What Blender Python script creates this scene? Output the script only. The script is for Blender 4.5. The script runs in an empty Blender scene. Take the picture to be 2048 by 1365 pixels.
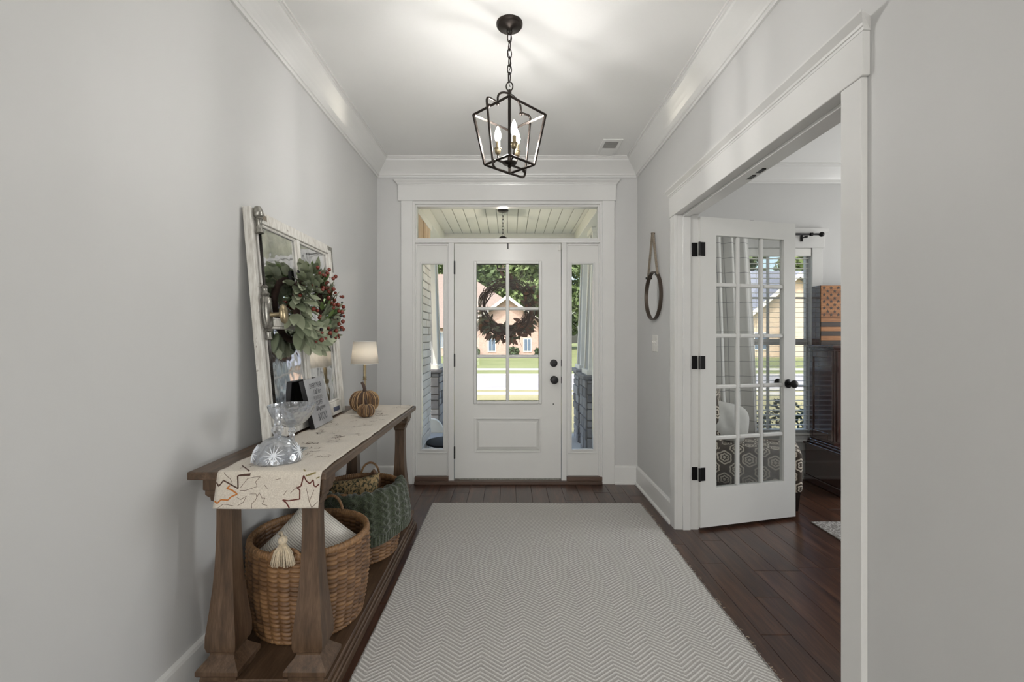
import bpy, bmesh, math, random
from mathutils import Vector, Matrix

R = random.Random(7)
PI = math.pi
scene = bpy.context.scene
col = scene.collection

# ------------------------------------------------------------------ camera
cam_d = bpy.data.cameras.new('camera')
cam = bpy.data.objects.new('camera', cam_d)
col.objects.link(cam)
cam_d.sensor_width = 36.0
cam_d.lens = 36.0 * 920.0 / 2048.0
cam_d.shift_x = 0.00244
cam_d.shift_y = -0.00415
cam_d.clip_start = 0.05
cam_d.clip_end = 400
cam.location = (0, 0, 1.267)
cam.rotation_euler = (PI / 2, 0, 0)
scene.camera = cam

# ------------------------------------------------------------------ world, sun, added fill lamps
world = bpy.data.worlds.new('sky')
scene.world = world
world.use_nodes = True
wn = world.node_tree
wn.nodes.clear()
w_out = wn.nodes.new('ShaderNodeOutputWorld')
w_bg = wn.nodes.new('ShaderNodeBackground')
w_sky = wn.nodes.new('ShaderNodeTexSky')
w_sky.sky_type = 'NISHITA'
w_sky.sun_disc = False
w_sky.sun_elevation = math.radians(48)
w_sky.sun_rotation = math.radians(205)
w_sky.air_density = 1.2
w_sky.dust_density = 4.0
w_bg.inputs['Strength'].default_value = 0.46
wn.links.new(w_sky.outputs[0], w_bg.inputs['Color'])
wn.links.new(w_bg.outputs[0], w_out.inputs['Surface'])

def add_light(name, kind, loc, rot, energy, color=(1, 1, 1), size=None, size_y=None, angle=None):
    d = bpy.data.lights.new(name, kind)
    o = bpy.data.objects.new(name, d)
    col.objects.link(o)
    o.location = loc
    o.rotation_euler = rot
    d.energy = energy
    d.color = color
    if kind == 'AREA':
        d.shape = 'RECTANGLE'
        d.size = size
        d.size_y = size_y
    if angle is not None:
        d.angle = angle
    return o

add_light('sun', 'SUN', (0, -5, 20), (math.radians(32), 0, math.radians(-24)), 4.6, (1.0, 0.96, 0.90), angle=0.009)
# area lamps added in the unseen rear window openings to fill the hall
for lx in (-2.1, 2.1):
    add_light('rear_fill_area', 'AREA', (lx, -6.93, 1.45), (PI / 2, 0, 0), 125, (0.98, 0.99, 1.0), 2.2, 2.2)
# area lamp added in the office's unseen side wall to brighten the room
add_light('office_fill_area', 'AREA', (4.53, 2.95, 1.4), (0, PI / 2, 0), 56, (1.0, 0.99, 0.97), 1.5, 1.6)

# unseen lamps added behind the camera, bounced off the pale floor as fill
for lx in (-3.0, -1.2, 1.2, 3.0):
    for ly in (-2.4, -4.8):
        dl = add_light('rear_fill_lamp', 'AREA', (lx, ly, 2.780), (0, 0, 0), 26, (1.0, 0.99, 0.975), 0.16, 0.16)
vs = scene.view_settings
scene.display_settings.display_device = 'sRGB'
vs.view_transform = 'Standard'
vs.look = 'None'
vs.exposure = -0.16
vs.gamma = 1.0
vs.use_curve_mapping = False

# ------------------------------------------------------------------ materials
def lin(r, g, b):
    def c(v):
        v = v / 255.0
        return v / 12.92 if v <= 0.04045 else ((v + 0.055) / 1.055) ** 2.4
    return (c(r), c(g), c(b), 1.0)

def new_mat(name):
    m = bpy.data.materials.new(name)
    m.use_nodes = True
    nt = m.node_tree
    nt.nodes.clear()
    out = nt.nodes.new('ShaderNodeOutputMaterial')
    b = nt.nodes.new('ShaderNodeBsdfPrincipled')
    nt.links.new(b.outputs[0], out.inputs[0])
    return m, nt, b, out

def N(nt, t, **kw):
    n = nt.nodes.new('ShaderNode' + t)
    for k, v in kw.items():
        if hasattr(n, k):
            setattr(n, k, v)
        else:
            n.inputs[k].default_value = v
    return n

def L(nt, a, b):
    nt.links.new(a, b)

def math_n(nt, op, a, b=None, c=None):
    n = nt.nodes.new('ShaderNodeMath')
    n.operation = op
    for i, v in enumerate((a, b, c)):
        if v is None:
            continue
        if isinstance(v, (int, float)):
            n.inputs[i].default_value = v
        else:
            nt.links.new(v, n.inputs[i])
    return n.outputs[0]

def ramp(nt, fac, stops):
    n = nt.nodes.new('ShaderNodeValToRGB')
    el = n.color_ramp.elements
    while len(el) > 2:
        el.remove(el[-1])
    for i, (p, c) in enumerate(stops):
        if i < 2:
            e = el[i]
        else:
            e = el.new(p)
        e.position = p
        e.color = c
    nt.links.new(fac, n.inputs[0])
    return n.outputs[0]

def mixc(nt, fac, a, b, mode='MIX'):
    n = nt.nodes.new('ShaderNodeMixRGB')
    n.blend_type = mode
    for i, v in enumerate((fac, a, b)):
        if isinstance(v, (int, float)):
            n.inputs[i].default_value = v
        elif isinstance(v, tuple):
            n.inputs[i].default_value = v
        else:
            nt.links.new(v, n.inputs[i])
    return n.outputs[0]

def bump(nt, b, h, strength=0.2, dist=0.01):
    n = nt.nodes.new('ShaderNodeBump')
    n.inputs['Strength'].default_value = strength
    n.inputs['Distance'].default_value = dist
    nt.links.new(h, n.inputs['Height'])
    nt.links.new(n.outputs[0], b.inputs['Normal'])

def coords(nt, kind='Object', scale=(1, 1, 1), rot=(0, 0, 0), loc=(0, 0, 0)):
    t = nt.nodes.new('ShaderNodeTexCoord')
    m = nt.nodes.new('ShaderNodeMapping')
    m.inputs['Scale'].default_value = scale
    m.inputs['Rotation'].default_value = rot
    m.inputs['Location'].default_value = loc
    nt.links.new(t.outputs[kind], m.inputs[0])
    return m.outputs[0]

def noise(nt, vec, scale=5, detail=4, rough=0.55):
    n = nt.nodes.new('ShaderNodeTexNoise')
    n.inputs['Scale'].default_value = scale
    n.inputs['Detail'].default_value = detail
    n.inputs['Roughness'].default_value = rough
    if vec is not None:
        nt.links.new(vec, n.inputs['Vector'])
    return n.outputs[0]

def plain(name, rgb, rough=0.5, metal=0.0, vary=0.06, nscale=20, bmp=0.0, bscale=150, spec=None, coat=0.0):
    m, nt, b, out = new_mat(name)
    v = coords(nt)
    n = noise(nt, v, nscale, 3)
    c = lin(*rgb)
    lo = tuple(x * (1 - vary) for x in c[:3]) + (1,)
    hi = tuple(min(1, x * (1 + vary)) for x in c[:3]) + (1,)
    L(nt, ramp(nt, n, [(0.3, lo), (0.7, hi)]), b.inputs['Base Color'])
    b.inputs['Roughness'].default_value = rough
    b.inputs['Metallic'].default_value = metal
    if spec is not None:
        b.inputs['Specular IOR Level'].default_value = spec
    if coat:
        b.inputs['Coat Weight'].default_value = coat
        b.inputs['Coat Roughness'].default_value = 0.15
    if bmp:
        bump(nt, b, noise(nt, v, bscale, 2), bmp, 0.002)
    return m

def wood(name, dark, mid, light, axis='Y', rough=0.4, gscale=1.0, bmp=0.15, rand=0.25, coat=0.0):
    m, nt, b, out = new_mat(name)
    s = {'X': (1.2, 14, 14), 'Y': (14, 1.2, 14), 'Z': (14, 14, 1.2)}[axis]
    s = tuple(k * gscale for k in s)
    t = nt.nodes.new('ShaderNodeTexCoord')
    oi = nt.nodes.new('ShaderNodeObjectInfo')
    add = nt.nodes.new('ShaderNodeVectorMath')
    add.operation = 'MULTIPLY_ADD'
    L(nt, oi.outputs['Random'], add.inputs[0])
    add.inputs[1].default_value = (31, 17, 23)
    L(nt, t.outputs['Object'], add.inputs[2])
    mp = nt.nodes.new('ShaderNodeMapping')
    mp.inputs['Scale'].default_value = s
    L(nt, add.outputs[0], mp.inputs[0])
    n1 = noise(nt, mp.outputs[0], 1.6, 6, 0.6)
    n2 = noise(nt, mp.outputs[0], 7.0, 3, 0.6)
    f = math_n(nt, 'ADD', math_n(nt, 'MULTIPLY', n1, 0.65), math_n(nt, 'MULTIPLY', n2, 0.35))
    c = ramp(nt, f, [(0.34, lin(*dark)), (0.66, lin(*light)), (0.5, lin(*mid))])
    bri = math_n(nt, 'ADD', math_n(nt, 'MULTIPLY', oi.outputs['Random'], rand), 1 - rand / 2)
    hsv = nt.nodes.new('ShaderNodeHueSaturation')
    L(nt, bri, hsv.inputs['Value'])
    L(nt, c, hsv.inputs['Color'])
    L(nt, hsv.outputs[0], b.inputs['Base Color'])
    b.inputs['Roughness'].default_value = rough
    if coat:
        b.inputs['Coat Weight'].default_value = coat
        b.inputs['Coat Roughness'].default_value = 0.2
    bump(nt, b, f, bmp, 0.003)
    return m

M = {}
M['wall'] = plain('wall_paint', (206, 206, 205), 0.55, vary=0.012, nscale=3, bmp=0.05, bscale=260)
M['ceil'] = plain('ceiling_paint', (240, 240, 238), 0.7, vary=0.01, nscale=3, bmp=0.05, bscale=200)
M['trim'] = plain('trim_gloss_white', (224, 224, 222), 0.25, vary=0.012, nscale=6)
M['doorpaint'] = plain('door_satin_white', (221, 221, 218), 0.32, vary=0.012, nscale=6, bmp=0.03, bscale=80)
M['floorwood'] = wood('dark_floor_wood', (44, 26, 18), (66, 42, 30), (94, 63, 45), 'Y', 0.28, 1.0, 0.2, 0.35, 0.15)
M['subfloor'] = plain('joint_dark', (24, 16, 13), 0.8)
M['tablewood'] = wood('weathered_brown_wood', (60, 45, 33), (84, 64, 47), (106, 84, 65), 'Z', 0.45, 1.6, 0.25, 0.06)
M['tablewood_y'] = wood('weathered_brown_wood_long', (60, 46, 34), (84, 65, 49), (108, 87, 69), 'Y', 0.4, 1.6, 0.25, 0.06)
M['thresh'] = wood('threshold_wood', (70, 54, 45), (88, 68, 57), (104, 83, 70), 'X', 0.45, 1.0, 0.15, 0.1)
M['black'] = plain('oil_rubbed_black', (32, 31, 32), 0.35, 0.6)
M['bronze'] = plain('dark_bronze', (52, 46, 42), 0.38, 0.75)
M['brass'] = plain('antique_brass', (160, 146, 118), 0.3, 0.9)
M['silver'] = plain('worn_silver', (150, 148, 142), 0.3, 0.9, vary=0.3, nscale=60)
M['darkrod'] = plain('tarnished_rod', (70, 68, 66), 0.3, 0.9, vary=0.4, nscale=50)
M['plastic'] = plain('switch_plastic', (228, 227, 222), 0.35)
M['dark'] = plain('dark_gap', (22, 22, 24), 0.7)
M['ventdark'] = plain('vent_louvre', (176, 174, 171), 0.7)

def glass_mat(name, tint=(1, 1, 1), refl=1.0):
    m = bpy.data.materials.new(name)
    m.use_nodes = True
    nt = m.node_tree
    nt.nodes.clear()
    out = nt.nodes.new('ShaderNodeOutputMaterial')
    t = nt.nodes.new('ShaderNodeBsdfTransparent')
    t.inputs[0].default_value = tint + (1,)
    g = nt.nodes.new('ShaderNodeBsdfGlossy')
    g.inputs['Roughness'].default_value = 0.02
    fr = nt.nodes.new('ShaderNodeFresnel')
    fr.inputs[0].default_value = 1.45
    mx = nt.nodes.new('ShaderNodeMixShader')
    L(nt, math_n(nt, 'MULTIPLY', fr.outputs[0], refl), mx.inputs[0])
    L(nt, t.outputs[0], mx.inputs[1])
    L(nt, g.outputs[0], mx.inputs[2])
    L(nt, mx.outputs[0], out.inputs[0])
    return m
M['glass'] = glass_mat('window_glass', (0.97, 0.98, 0.975), 0.45)

def crystal_mat():
    m = bpy.data.materials.new('cut_crystal')
    m.use_nodes = True
    nt = m.node_tree
    nt.nodes.clear()
    out = nt.nodes.new('ShaderNodeOutputMaterial')
    v = nt.nodes.new('ShaderNodeTexVoronoi')
    v.inputs['Scale'].default_value = 55
    L(nt, coords(nt), v.inputs['Vector'])
    bp = nt.nodes.new('ShaderNodeBump')
    bp.inputs['Strength'].default_value = 0.55
    bp.inputs['Distance'].default_value = 0.006
    L(nt, v.outputs['Distance'], bp.inputs['Height'])
    t = nt.nodes.new('ShaderNodeBsdfTransparent')
    t.inputs[0].default_value = (0.90, 0.915, 0.94, 1)
    g = nt.nodes.new('ShaderNodeBsdfGlossy')
    g.inputs['Roughness'].default_value = 0.12
    g.inputs[0].default_value = (0.95, 0.97, 1, 1)
    L(nt, bp.outputs[0], g.inputs['Normal'])
    gl = nt.nodes.new('ShaderNodeBsdfGlass')
    gl.inputs['IOR'].default_value = 1.35
    gl.inputs['Roughness'].default_value = 0.02
    L(nt, bp.outputs[0], gl.inputs['Normal'])
    lw = nt.nodes.new('ShaderNodeLayerWeight')
    lw.inputs[0].default_value = 0.45
    L(nt, bp.outputs[0], lw.inputs['Normal'])
    m1 = nt.nodes.new('ShaderNodeMixShader')
    m1.inputs[0].default_value = 0.3
    L(nt, t.outputs[0], m1.inputs[1]); L(nt, gl.outputs[0], m1.inputs[2])
    mx = nt.nodes.new('ShaderNodeMixShader')
    L(nt, math_n(nt, 'ADD', math_n(nt, 'MULTIPLY', lw.outputs['Facing'], 0.75), 0.08), mx.inputs[0])
    L(nt, m1.outputs[0], mx.inputs[1])
    L(nt, g.outputs[0], mx.inputs[2])
    L(nt, mx.outputs[0], out.inputs[0])
    return m
M['crystal'] = crystal_mat()
M['frost'] = plain('ground_cut_glass', (232, 236, 242), 0.25, vary=0.02)

def mirror_mat(name, aged):
    m, nt, b, out = new_mat(name)
    b.inputs['Metallic'].default_value = 1.0
    v = coords(nt)
    if aged:
        n = noise(nt, v, 9, 5)
        L(nt, ramp(nt, n, [(0.35, (0.52, 0.53, 0.54, 1)), (0.6, (0.80, 0.81, 0.82, 1))]), b.inputs['Base Color'])
        b.inputs['Roughness'].default_value = 0.05
        bump(nt, b, noise(nt, v, 7, 2), 0.22, 0.012)
    else:
        b.inputs['Base Color'].default_value = (0.85, 0.86, 0.86, 1)
        b.inputs['Roughness'].default_value = 0.02
    return m
M['mirror_old'] = mirror_mat('antique_mirror', True)
M['mirror'] = mirror_mat('mirror', False)

def emit(name, rgb, strength):
    m = bpy.data.materials.new(name)
    m.use_nodes = True
    nt = m.node_tree
    nt.nodes.clear()
    out = nt.nodes.new('ShaderNodeOutputMaterial')
    e = nt.nodes.new('ShaderNodeEmission')
    e.inputs[0].default_value = rgb + (1,)
    e.inputs[1].default_value = strength
    L(nt, e.outputs[0], out.inputs[0])
    return m
M['bulb'] = emit('candle_bulb_lit', (1.0, 0.97, 0.935), 430.0)
M['lampbulb'] = emit('table_lamp_bulb', (1.0, 0.95, 0.87), 34.0)

M['porchbulb'] = emit('porch_bulb_lit', (1.0, 0.90, 0.76), 420.0)

def rug_mat():
    m, nt, b, out = new_mat('chevron_rug')
    t = nt.nodes.new('ShaderNodeTexCoord')
    sp = nt.nodes.new('ShaderNodeSeparateXYZ')
    L(nt, t.outputs['Object'], sp.inputs[0])
    x, y = sp.outputs[0], sp.outputs[1]
    wob = noise(nt, t.outputs['Object'], 5, 2)
    wob2 = noise(nt, t.outputs['Object'], 160, 2)
    xx = math_n(nt, 'ADD', x, 10.0)
    tri = math_n(nt, 'MULTIPLY', math_n(nt, 'PINGPONG', xx, 0.085), 0.80)
    ph = math_n(nt, 'ADD', math_n(nt, 'ADD', y, tri), math_n(nt, 'MULTIPLY', wob, 0.012))
    ph = math_n(nt, 'ADD', ph, math_n(nt, 'MULTIPLY', wob2, 0.003))
    fr = math_n(nt, 'FRACT', math_n(nt, 'MULTIPLY', math_n(nt, 'ADD', ph, 20.0), 1 / 0.0215))
    h = math_n(nt, 'PINGPONG', fr, 0.5)
    fine = noise(nt, t.outputs['Object'], 420, 2)
    stripe = ramp(nt, h, [(0.13, lin(226, 224, 220)), (0.24, lin(168, 164, 159))])
    c = mixc(nt, math_n(nt, 'MULTIPLY', fine, 0.5), stripe, lin(206, 203, 199))
    speck = ramp(nt, noise(nt, t.outputs['Object'], 260, 2, 0.7), [(0.36, (0.70, 0.695, 0.69, 1)), (0.5, (1, 1, 1, 1))])
    c = mixc(nt, 0.75, c, speck, 'MULTIPLY')
    L(nt, c, b.inputs['Base Color'])
    b.inputs['Roughness'].default_value = 0.95
    b.inputs['Specular IOR Level'].default_value = 0.1
    hh = math_n(nt, 'ADD', math_n(nt, 'MULTIPLY', h, -1.2), math_n(nt, 'MULTIPLY', fine, 0.5))
    bump(nt, b, hh, 0.6, 0.004)
    return m
M['rug'] = rug_mat()

def loop_rug():
    m, nt, b, out = new_mat('loop_rug_grey')
    v = nt.nodes.new('ShaderNodeTexVoronoi')
    v.inputs['Scale'].default_value = 90
    L(nt, coords(nt), v.inputs['Vector'])
    L(nt, ramp(nt, v.outputs['Distance'], [(0.1, lin(196, 193, 188)), (0.6, lin(120, 116, 112))]), b.inputs['Base Color'])
    b.inputs['Roughness'].default_value = 0.95
    bump(nt, b, v.outputs['Distance'], 0.5, -0.004)
    return m
M['looprug'] = loop_rug()

def weave_mat():
    m, nt, b, out = new_mat('seagrass_weave')
    a = nt.nodes.new('ShaderNodeVertexColor')
    a.layer_name = 'tone'
    n = noise(nt, coords(nt, 'Object', (30, 30, 120)), 4, 3)
    base = ramp(nt, a.outputs[0], [(0.0, lin(58, 38, 24)), (1.0, lin(184, 142, 96)), (0.5, lin(126, 92, 60))])
    L(nt, mixc(nt, math_n(nt, 'MULTIPLY', n, 0.5), base, lin(110, 78, 48)), b.inputs['Base Color'])
    b.inputs['Roughness'].default_value = 0.5
    return m
M['weave'] = weave_mat()
M['wrap'] = plain('rim_wrap_cane', (138, 104, 70), 0.45, vary=0.35, nscale=70)

def linen_mat():
    m, nt, b, out = new_mat('natural_linen')
    v = coords(nt)
    n = noise(nt, v, 260, 2)
    n2 = noise(nt, coords(nt, 'Object', (6, 1, 6)), 6, 4)
    c = ramp(nt, n, [(0.3, lin(194, 186, 174)), (0.7, lin(218, 211, 199))])
    L(nt, mixc(nt, math_n(nt, 'MULTIPLY', n2, 0.25), c, lin(190, 174, 150)), b.inputs['Base Color'])
    b.inputs['Roughness'].default_value = 0.85
    b.inputs['Sheen Weight'].default_value = 0.15
    bump(nt, b, n, 0.25, 0.001)
    return m
M['linen'] = linen_mat()
M['leaf_brown'] = plain('print_dark_brown', (74, 50, 40), 0.8)
M['leaf_orange'] = plain('print_orange', (184, 112, 48), 0.8)
M['leaf_red'] = plain('print_russet', (92, 42, 34), 0.8)
M['leaf_green'] = plain('print_olive', (128, 116, 70), 0.8)
M['leaf_thin'] = plain('print_thin_brown', (96, 76, 64), 0.8)

def peeling_mat():
    m, nt, b, out = new_mat('chippy_white_paint')
    v = coords(nt, 'Object', (1, 1, 1))
    n = noise(nt, v, 14, 6, 0.7)
    g = noise(nt, coords(nt, 'Object', (40, 40, 6)), 3, 4)
    paint = ramp(nt, g, [(0.35, lin(196, 192, 184)), (0.6, lin(222, 220, 214))])
    L(nt, mixc(nt, ramp(nt, n, [(0.64, (0, 0, 0, 1)), (0.69, (1, 1, 1, 1))]), paint, lin(128, 116, 104)), b.inputs['Base Color'])
    b.inputs['Roughness'].default_value = 0.6
    bump(nt, b, n, 0.15, 0.003)
    return m
M['peel'] = peeling_mat()

def leaf_mat(name, a, b_, rough=0.55, trans=True):
    m, nt, b, out = new_mat(name)
    oi = nt.nodes.new('ShaderNodeObjectInfo')
    n = noise(nt, coords(nt), 18, 3)
    f = math_n(nt, 'ADD', math_n(nt, 'MULTIPLY', oi.outputs['Random'], 0.7), math_n(nt, 'MULTIPLY', n, 0.3))
    L(nt, ramp(nt, f, [(0.1, lin(*a)), (0.9, lin(*b_))]), b.inputs['Base Color'])
    b.inputs['Roughness'].default_value = rough
    b.inputs['Subsurface Weight'].default_value = 0.0
    return m
M['lamb_ear'] = leaf_mat('sage_leaf', (104, 114, 88), (168, 174, 148), 0.7)
M['green_leaf'] = leaf_mat('green_leaf', (60, 84, 48), (120, 142, 84), 0.4)
M['berry_red'] = plain('berry_russet', (108, 46, 34), 0.22, vary=0.45, nscale=60)
M['berry_dark'] = plain('berry_dark', (34, 28, 34), 0.25)
M['twig'] = plain('twig_brown', (92, 62, 44), 0.7, vary=0.25)
M['vine'] = plain('grapevine_brown', (66, 46, 38), 0.8, vary=0.3, nscale=40)
M['dry_leaf'] = leaf_mat('dry_wreath_leaf', (62, 44, 34), (120, 78, 56), 0.6)
M['dusty_leaf'] = leaf_mat('dusty_green_wreath_leaf', (54, 56, 40), (104, 104, 80), 0.6)
M['pumpkin'] = plain('husk_brown', (86, 64, 44), 0.75, vary=0.45, nscale=50, bmp=0.5, bscale=90)
M['cord'] = plain('straw_cord', (172, 142, 104), 0.8, vary=0.2, nscale=60, bmp=0.4, bscale=200)
M['husk2'] = plain('husk_tan', (128, 96, 64), 0.8, vary=0.3, nscale=60, bmp=0.4, bscale=200)
M['stem'] = plain('stem_brown', (78, 62, 54), 0.8, vary=0.2)

def shade_mat():
    m = bpy.data.materials.new('lamp_shade_linen')
    m.use_nodes = True
    nt = m.node_tree
    nt.nodes.clear()
    out = nt.nodes.new('ShaderNodeOutputMaterial')
    d = nt.nodes.new('ShaderNodeBsdfDiffuse')
    d.inputs[0].default_value = lin(238, 233, 224)
    t = nt.nodes.new('ShaderNodeBsdfTranslucent')
    t.inputs[0].default_value = lin(240, 234, 224)
    mx = nt.nodes.new('ShaderNodeMixShader')
    mx.inputs[0].default_value = 0.4
    L(nt, d.outputs[0], mx.inputs[1])
    L(nt, t.outputs[0], mx.inputs[2])
    L(nt, mx.outputs[0], out.inputs[0])
    return m
M['shade'] = shade_mat()
M['sign'] = plain('sign_galvanised_grey', (172, 173, 176), 0.4, 0.25, vary=0.16, nscale=9)
M['signtext'] = plain('sign_dark_print', (70, 70, 74), 0.6)
M['signtext_pale'] = plain('sign_faded_print', (132, 131, 132), 0.6)
M['bluetape'] = plain('blue_grey_label', (74, 80, 100), 0.6)

def knit_mat():
    m, nt, b, out = new_mat('dark_green_knit')
    v = nt.nodes.new('ShaderNodeTexVoronoi')
    v.inputs['Scale'].default_value = 190
    L(nt, coords(nt), v.inputs['Vector'])
    L(nt, ramp(nt, v.outputs['Distance'], [(0.0, lin(84, 94, 70)), (0.7, lin(44, 50, 36))]), b.inputs['Base Color'])
    b.inputs['Roughness'].default_value = 0.95
    b.inputs['Sheen Weight'].default_value = 0.4
    bump(nt, b, v.outputs['Distance'], 0.5, -0.003)
    return m
M['knit'] = knit_mat()

def stripe_pillow():
    m, nt, b, out = new_mat('cream_ribbed_pillow')
    uv = coords(nt, 'UV')
    w = nt.nodes.new('ShaderNodeTexWave')
    w.inputs['Scale'].default_value = 13.0
    w.inputs['Distortion'].default_value = 1.2
    L(nt, uv, w.inputs['Vector'])
    L(nt, ramp(nt, w.outputs[0], [(0.02, lin(160, 152, 142)), (0.16, lin(228, 224, 215))]), b.inputs['Base Color'])
    b.inputs['Roughness'].default_value = 0.9
    bump(nt, b, w.outputs[0], 0.4, 0.004)
    return m
M['pillow_cream'] = stripe_pillow()
M['pillow_grey'] = plain('pale_grey_cotton', (196, 194, 190), 0.9, vary=0.05, nscale=30, bmp=0.2, bscale=300)
M['tassel'] = plain('tassel_thread', (218, 202, 176), 0.9, vary=0.2, nscale=120)

def speckle_mat():
    m, nt, b, out = new_mat('leaf_speckled_fabric')
    v = coords(nt)
    n1 = noise(nt, v, 55, 3, 0.6)
    n2 = noise(nt, v, 80, 2, 0.6)
    c = ramp(nt, n1, [(0.42, lin(84, 82, 60)), (0.5, lin(176, 150, 108))])
    L(nt, mixc(nt, ramp(nt, n2, [(0.55, (0, 0, 0, 1)), (0.6, (1, 1, 1, 1))]), c, lin(58, 60, 48)), b.inputs['Base Color'])
    b.inputs['Roughness'].default_value = 0.9
    return m
M['speckle'] = speckle_mat()
M['rawwood'] = wood('raw_brown_wood', (84, 60, 42), (112, 82, 58), (140, 106, 78), 'Z', 0.6, 2.0, 0.2, 0.1)

def medallion_mat():
    m, nt, b, out = new_mat('medallion_upholstery')
    t = nt.nodes.new('ShaderNodeTexCoord')
    sp = nt.nodes.new('ShaderNodeSeparateXYZ')
    L(nt, t.outputs['UV'], sp.inputs[0])
    per = 0.17
    u0 = math_n(nt, 'MULTIPLY', sp.outputs[0], 1 / per)
    v0 = math_n(nt, 'MULTIPLY', sp.outputs[1], 1 / per)
    def medal(ou, ov, rmax, petals):
        u = math_n(nt, 'SUBTRACT', math_n(nt, 'FRACT', math_n(nt, 'ADD', u0, 50 + ou)), 0.5)
        v = math_n(nt, 'SUBTRACT', math_n(nt, 'FRACT', math_n(nt, 'ADD', v0, 50 + ov)), 0.5)
        r = math_n(nt, 'SQRT', math_n(nt, 'ADD', math_n(nt, 'MULTIPLY', u, u), math_n(nt, 'MULTIPLY', v, v)))
        th = math_n(nt, 'ARCTAN2', v, u)
        wv = math_n(nt, 'COSINE', math_n(nt, 'MULTIPLY', th, petals))
        rr = math_n(nt, 'ADD', r, math_n(nt, 'MULTIPLY', wv, 0.018))
        rings = math_n(nt, 'SINE', math_n(nt, 'MULTIPLY', rr, 52.0))
        inside = math_n(nt, 'LESS_THAN', rr, rmax)
        line = math_n(nt, 'GREATER_THAN', rings, 0.0)
        return math_n(nt, 'MULTIPLY', line, inside)
    a = medal(0, 0, 0.36, 8.0)
    c = medal(0.5, 0.5, 0.33, 6.0)
    f = math_n(nt, 'MAXIMUM', a, c)
    n = noise(nt, t.outputs['UV'], 90, 2)
    f = math_n(nt, 'MULTIPLY', f, math_n(nt, 'ADD', math_n(nt, 'MULTIPLY', n, 0.8), 0.45))
    L(nt, ramp(nt, f, [(0.0, lin(72, 62, 54)), (1.0, lin(222, 212, 196))]), b.inputs['Base Color'])
    b.inputs['Roughness'].default_value = 0.9
    return m
M['medallion'] = medallion_mat()
M['legdark'] = plain('dark_chair_leg', (36, 24, 20), 0.35)

def curtain_mat():
    m, nt, b, out = new_mat('windowpane_curtain')
    t = nt.nodes.new('ShaderNodeTexCoord')
    sp = nt.nodes.new('ShaderNodeSeparateXYZ')
    L(nt, t.outputs['UV'], sp.inputs[0])
    def line(o, per):
        fr = math_n(nt, 'FRACT', math_n(nt, 'MULTIPLY', math_n(nt, 'ADD', o, 20), 1 / per))
        return math_n(nt, 'LESS_THAN', math_n(nt, 'ABSOLUTE', math_n(nt, 'SUBTRACT', fr, 0.5)), 0.022)
    f = math_n(nt, 'MAXIMUM', line(sp.outputs[0], 0.13), line(sp.outputs[1], 0.13))
    L(nt, mixc(nt, math_n(nt, 'MULTIPLY', f, 0.65), lin(222, 221, 218), lin(110, 112, 118)), b.inputs['Base Color'])
    b.inputs['Roughness'].default_value = 0.9
    return m
M['curtain'] = curtain_mat()
M['blind'] = plain('blind_white', (236, 236, 232), 0.4, vary=0.01)
M['mahogany'] = wood('polished_mahogany', (44, 22, 18), (62, 32, 26), (80, 44, 34), 'Z', 0.12, 1.0, 0.03, 0.05, 1.0)
M['mahogany'].node_tree.nodes['Principled BSDF'].inputs['Coat IOR'].default_value = 1.9
M['mahogany'].node_tree.nodes['Principled BSDF'].inputs['Coat Roughness'].default_value = 0.08
M['flagwood'] = wood('burnt_pine', (120, 74, 38), (158, 104, 58), (186, 130, 78), 'X', 0.5, 1.4, 0.15, 0.12)
M['flagdark'] = wood('charred_pine', (36, 26, 20), (52, 38, 28), (70, 52, 38), 'X', 0.5, 1.4, 0.15, 0.12)
M['leather'] = plain('hanging_strap', (132, 122, 108), 0.8, vary=0.25, nscale=80)
M['ring'] = plain('brown_metal_ring', (80, 70, 62), 0.45, 0.5)

# outdoors
M['porchwhite'] = plain('porch_vinyl_white', (238, 236, 228), 0.5, vary=0.01)
M['porchgrey'] = plain('column_panel_grey', (168, 169, 171), 0.6, vary=0.03)
M['stone'] = None
def stone_mat(name, a, b_):
    m, nt, b, out = new_mat(name)
    oi = nt.nodes.new('ShaderNodeObjectInfo')
    v = coords(nt)
    n = noise(nt, v, 14, 5, 0.65)
    f = math_n(nt, 'ADD', math_n(nt, 'MULTIPLY', oi.outputs['Random'], 0.55), math_n(nt, 'MULTIPLY', n, 0.45))
    L(nt, ramp(nt, f, [(0.15, lin(*a)), (0.85, lin(*b_))]), b.inputs['Base Color'])
    b.inputs['Roughness'].default_value = 0.9
    bump(nt, b, n, 0.5, 0.01)
    return m
M['stone'] = stone_mat('grey_ledge_stone', (112, 110, 112), (172, 170, 170))
M['mortar'] = plain('mortar', (118, 114, 112), 0.95)
M['brickpale'] = stone_mat('whitewashed_brick', (222, 215, 208), (246, 242, 237))
M['mortar_pale'] = plain('pale_mortar', (168, 164, 160), 0.95)
M['concrete'] = plain('concrete', (186, 182, 174), 0.9, vary=0.05, nscale=2)
M['road'] = plain('pale_asphalt', (156, 154, 155), 0.95, vary=0.04, nscale=1.5)
def grass_mat(name, a, b_):
    m, nt, b, out = new_mat(name)
    v = coords(nt)
    n = noise(nt, v, 0.35, 5, 0.6)
    n2 = noise(nt, v, 25, 3, 0.7)
    f = math_n(nt, 'ADD', math_n(nt, 'MULTIPLY', n, 0.6), math_n(nt, 'MULTIPLY', n2, 0.4))
    L(nt, ramp(nt, f, [(0.3, lin(*a)), (0.7, lin(*b_))]), b.inputs['Base Color'])
    b.inputs['Roughness'].default_value = 1.0
    b.inputs['Specular IOR Level'].default_value = 0.05
    bump(nt, b, n2, 0.6, 0.05)
    return m
M['grass'] = grass_mat('lawn_grass', (112, 122, 84), (146, 150, 110))
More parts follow.
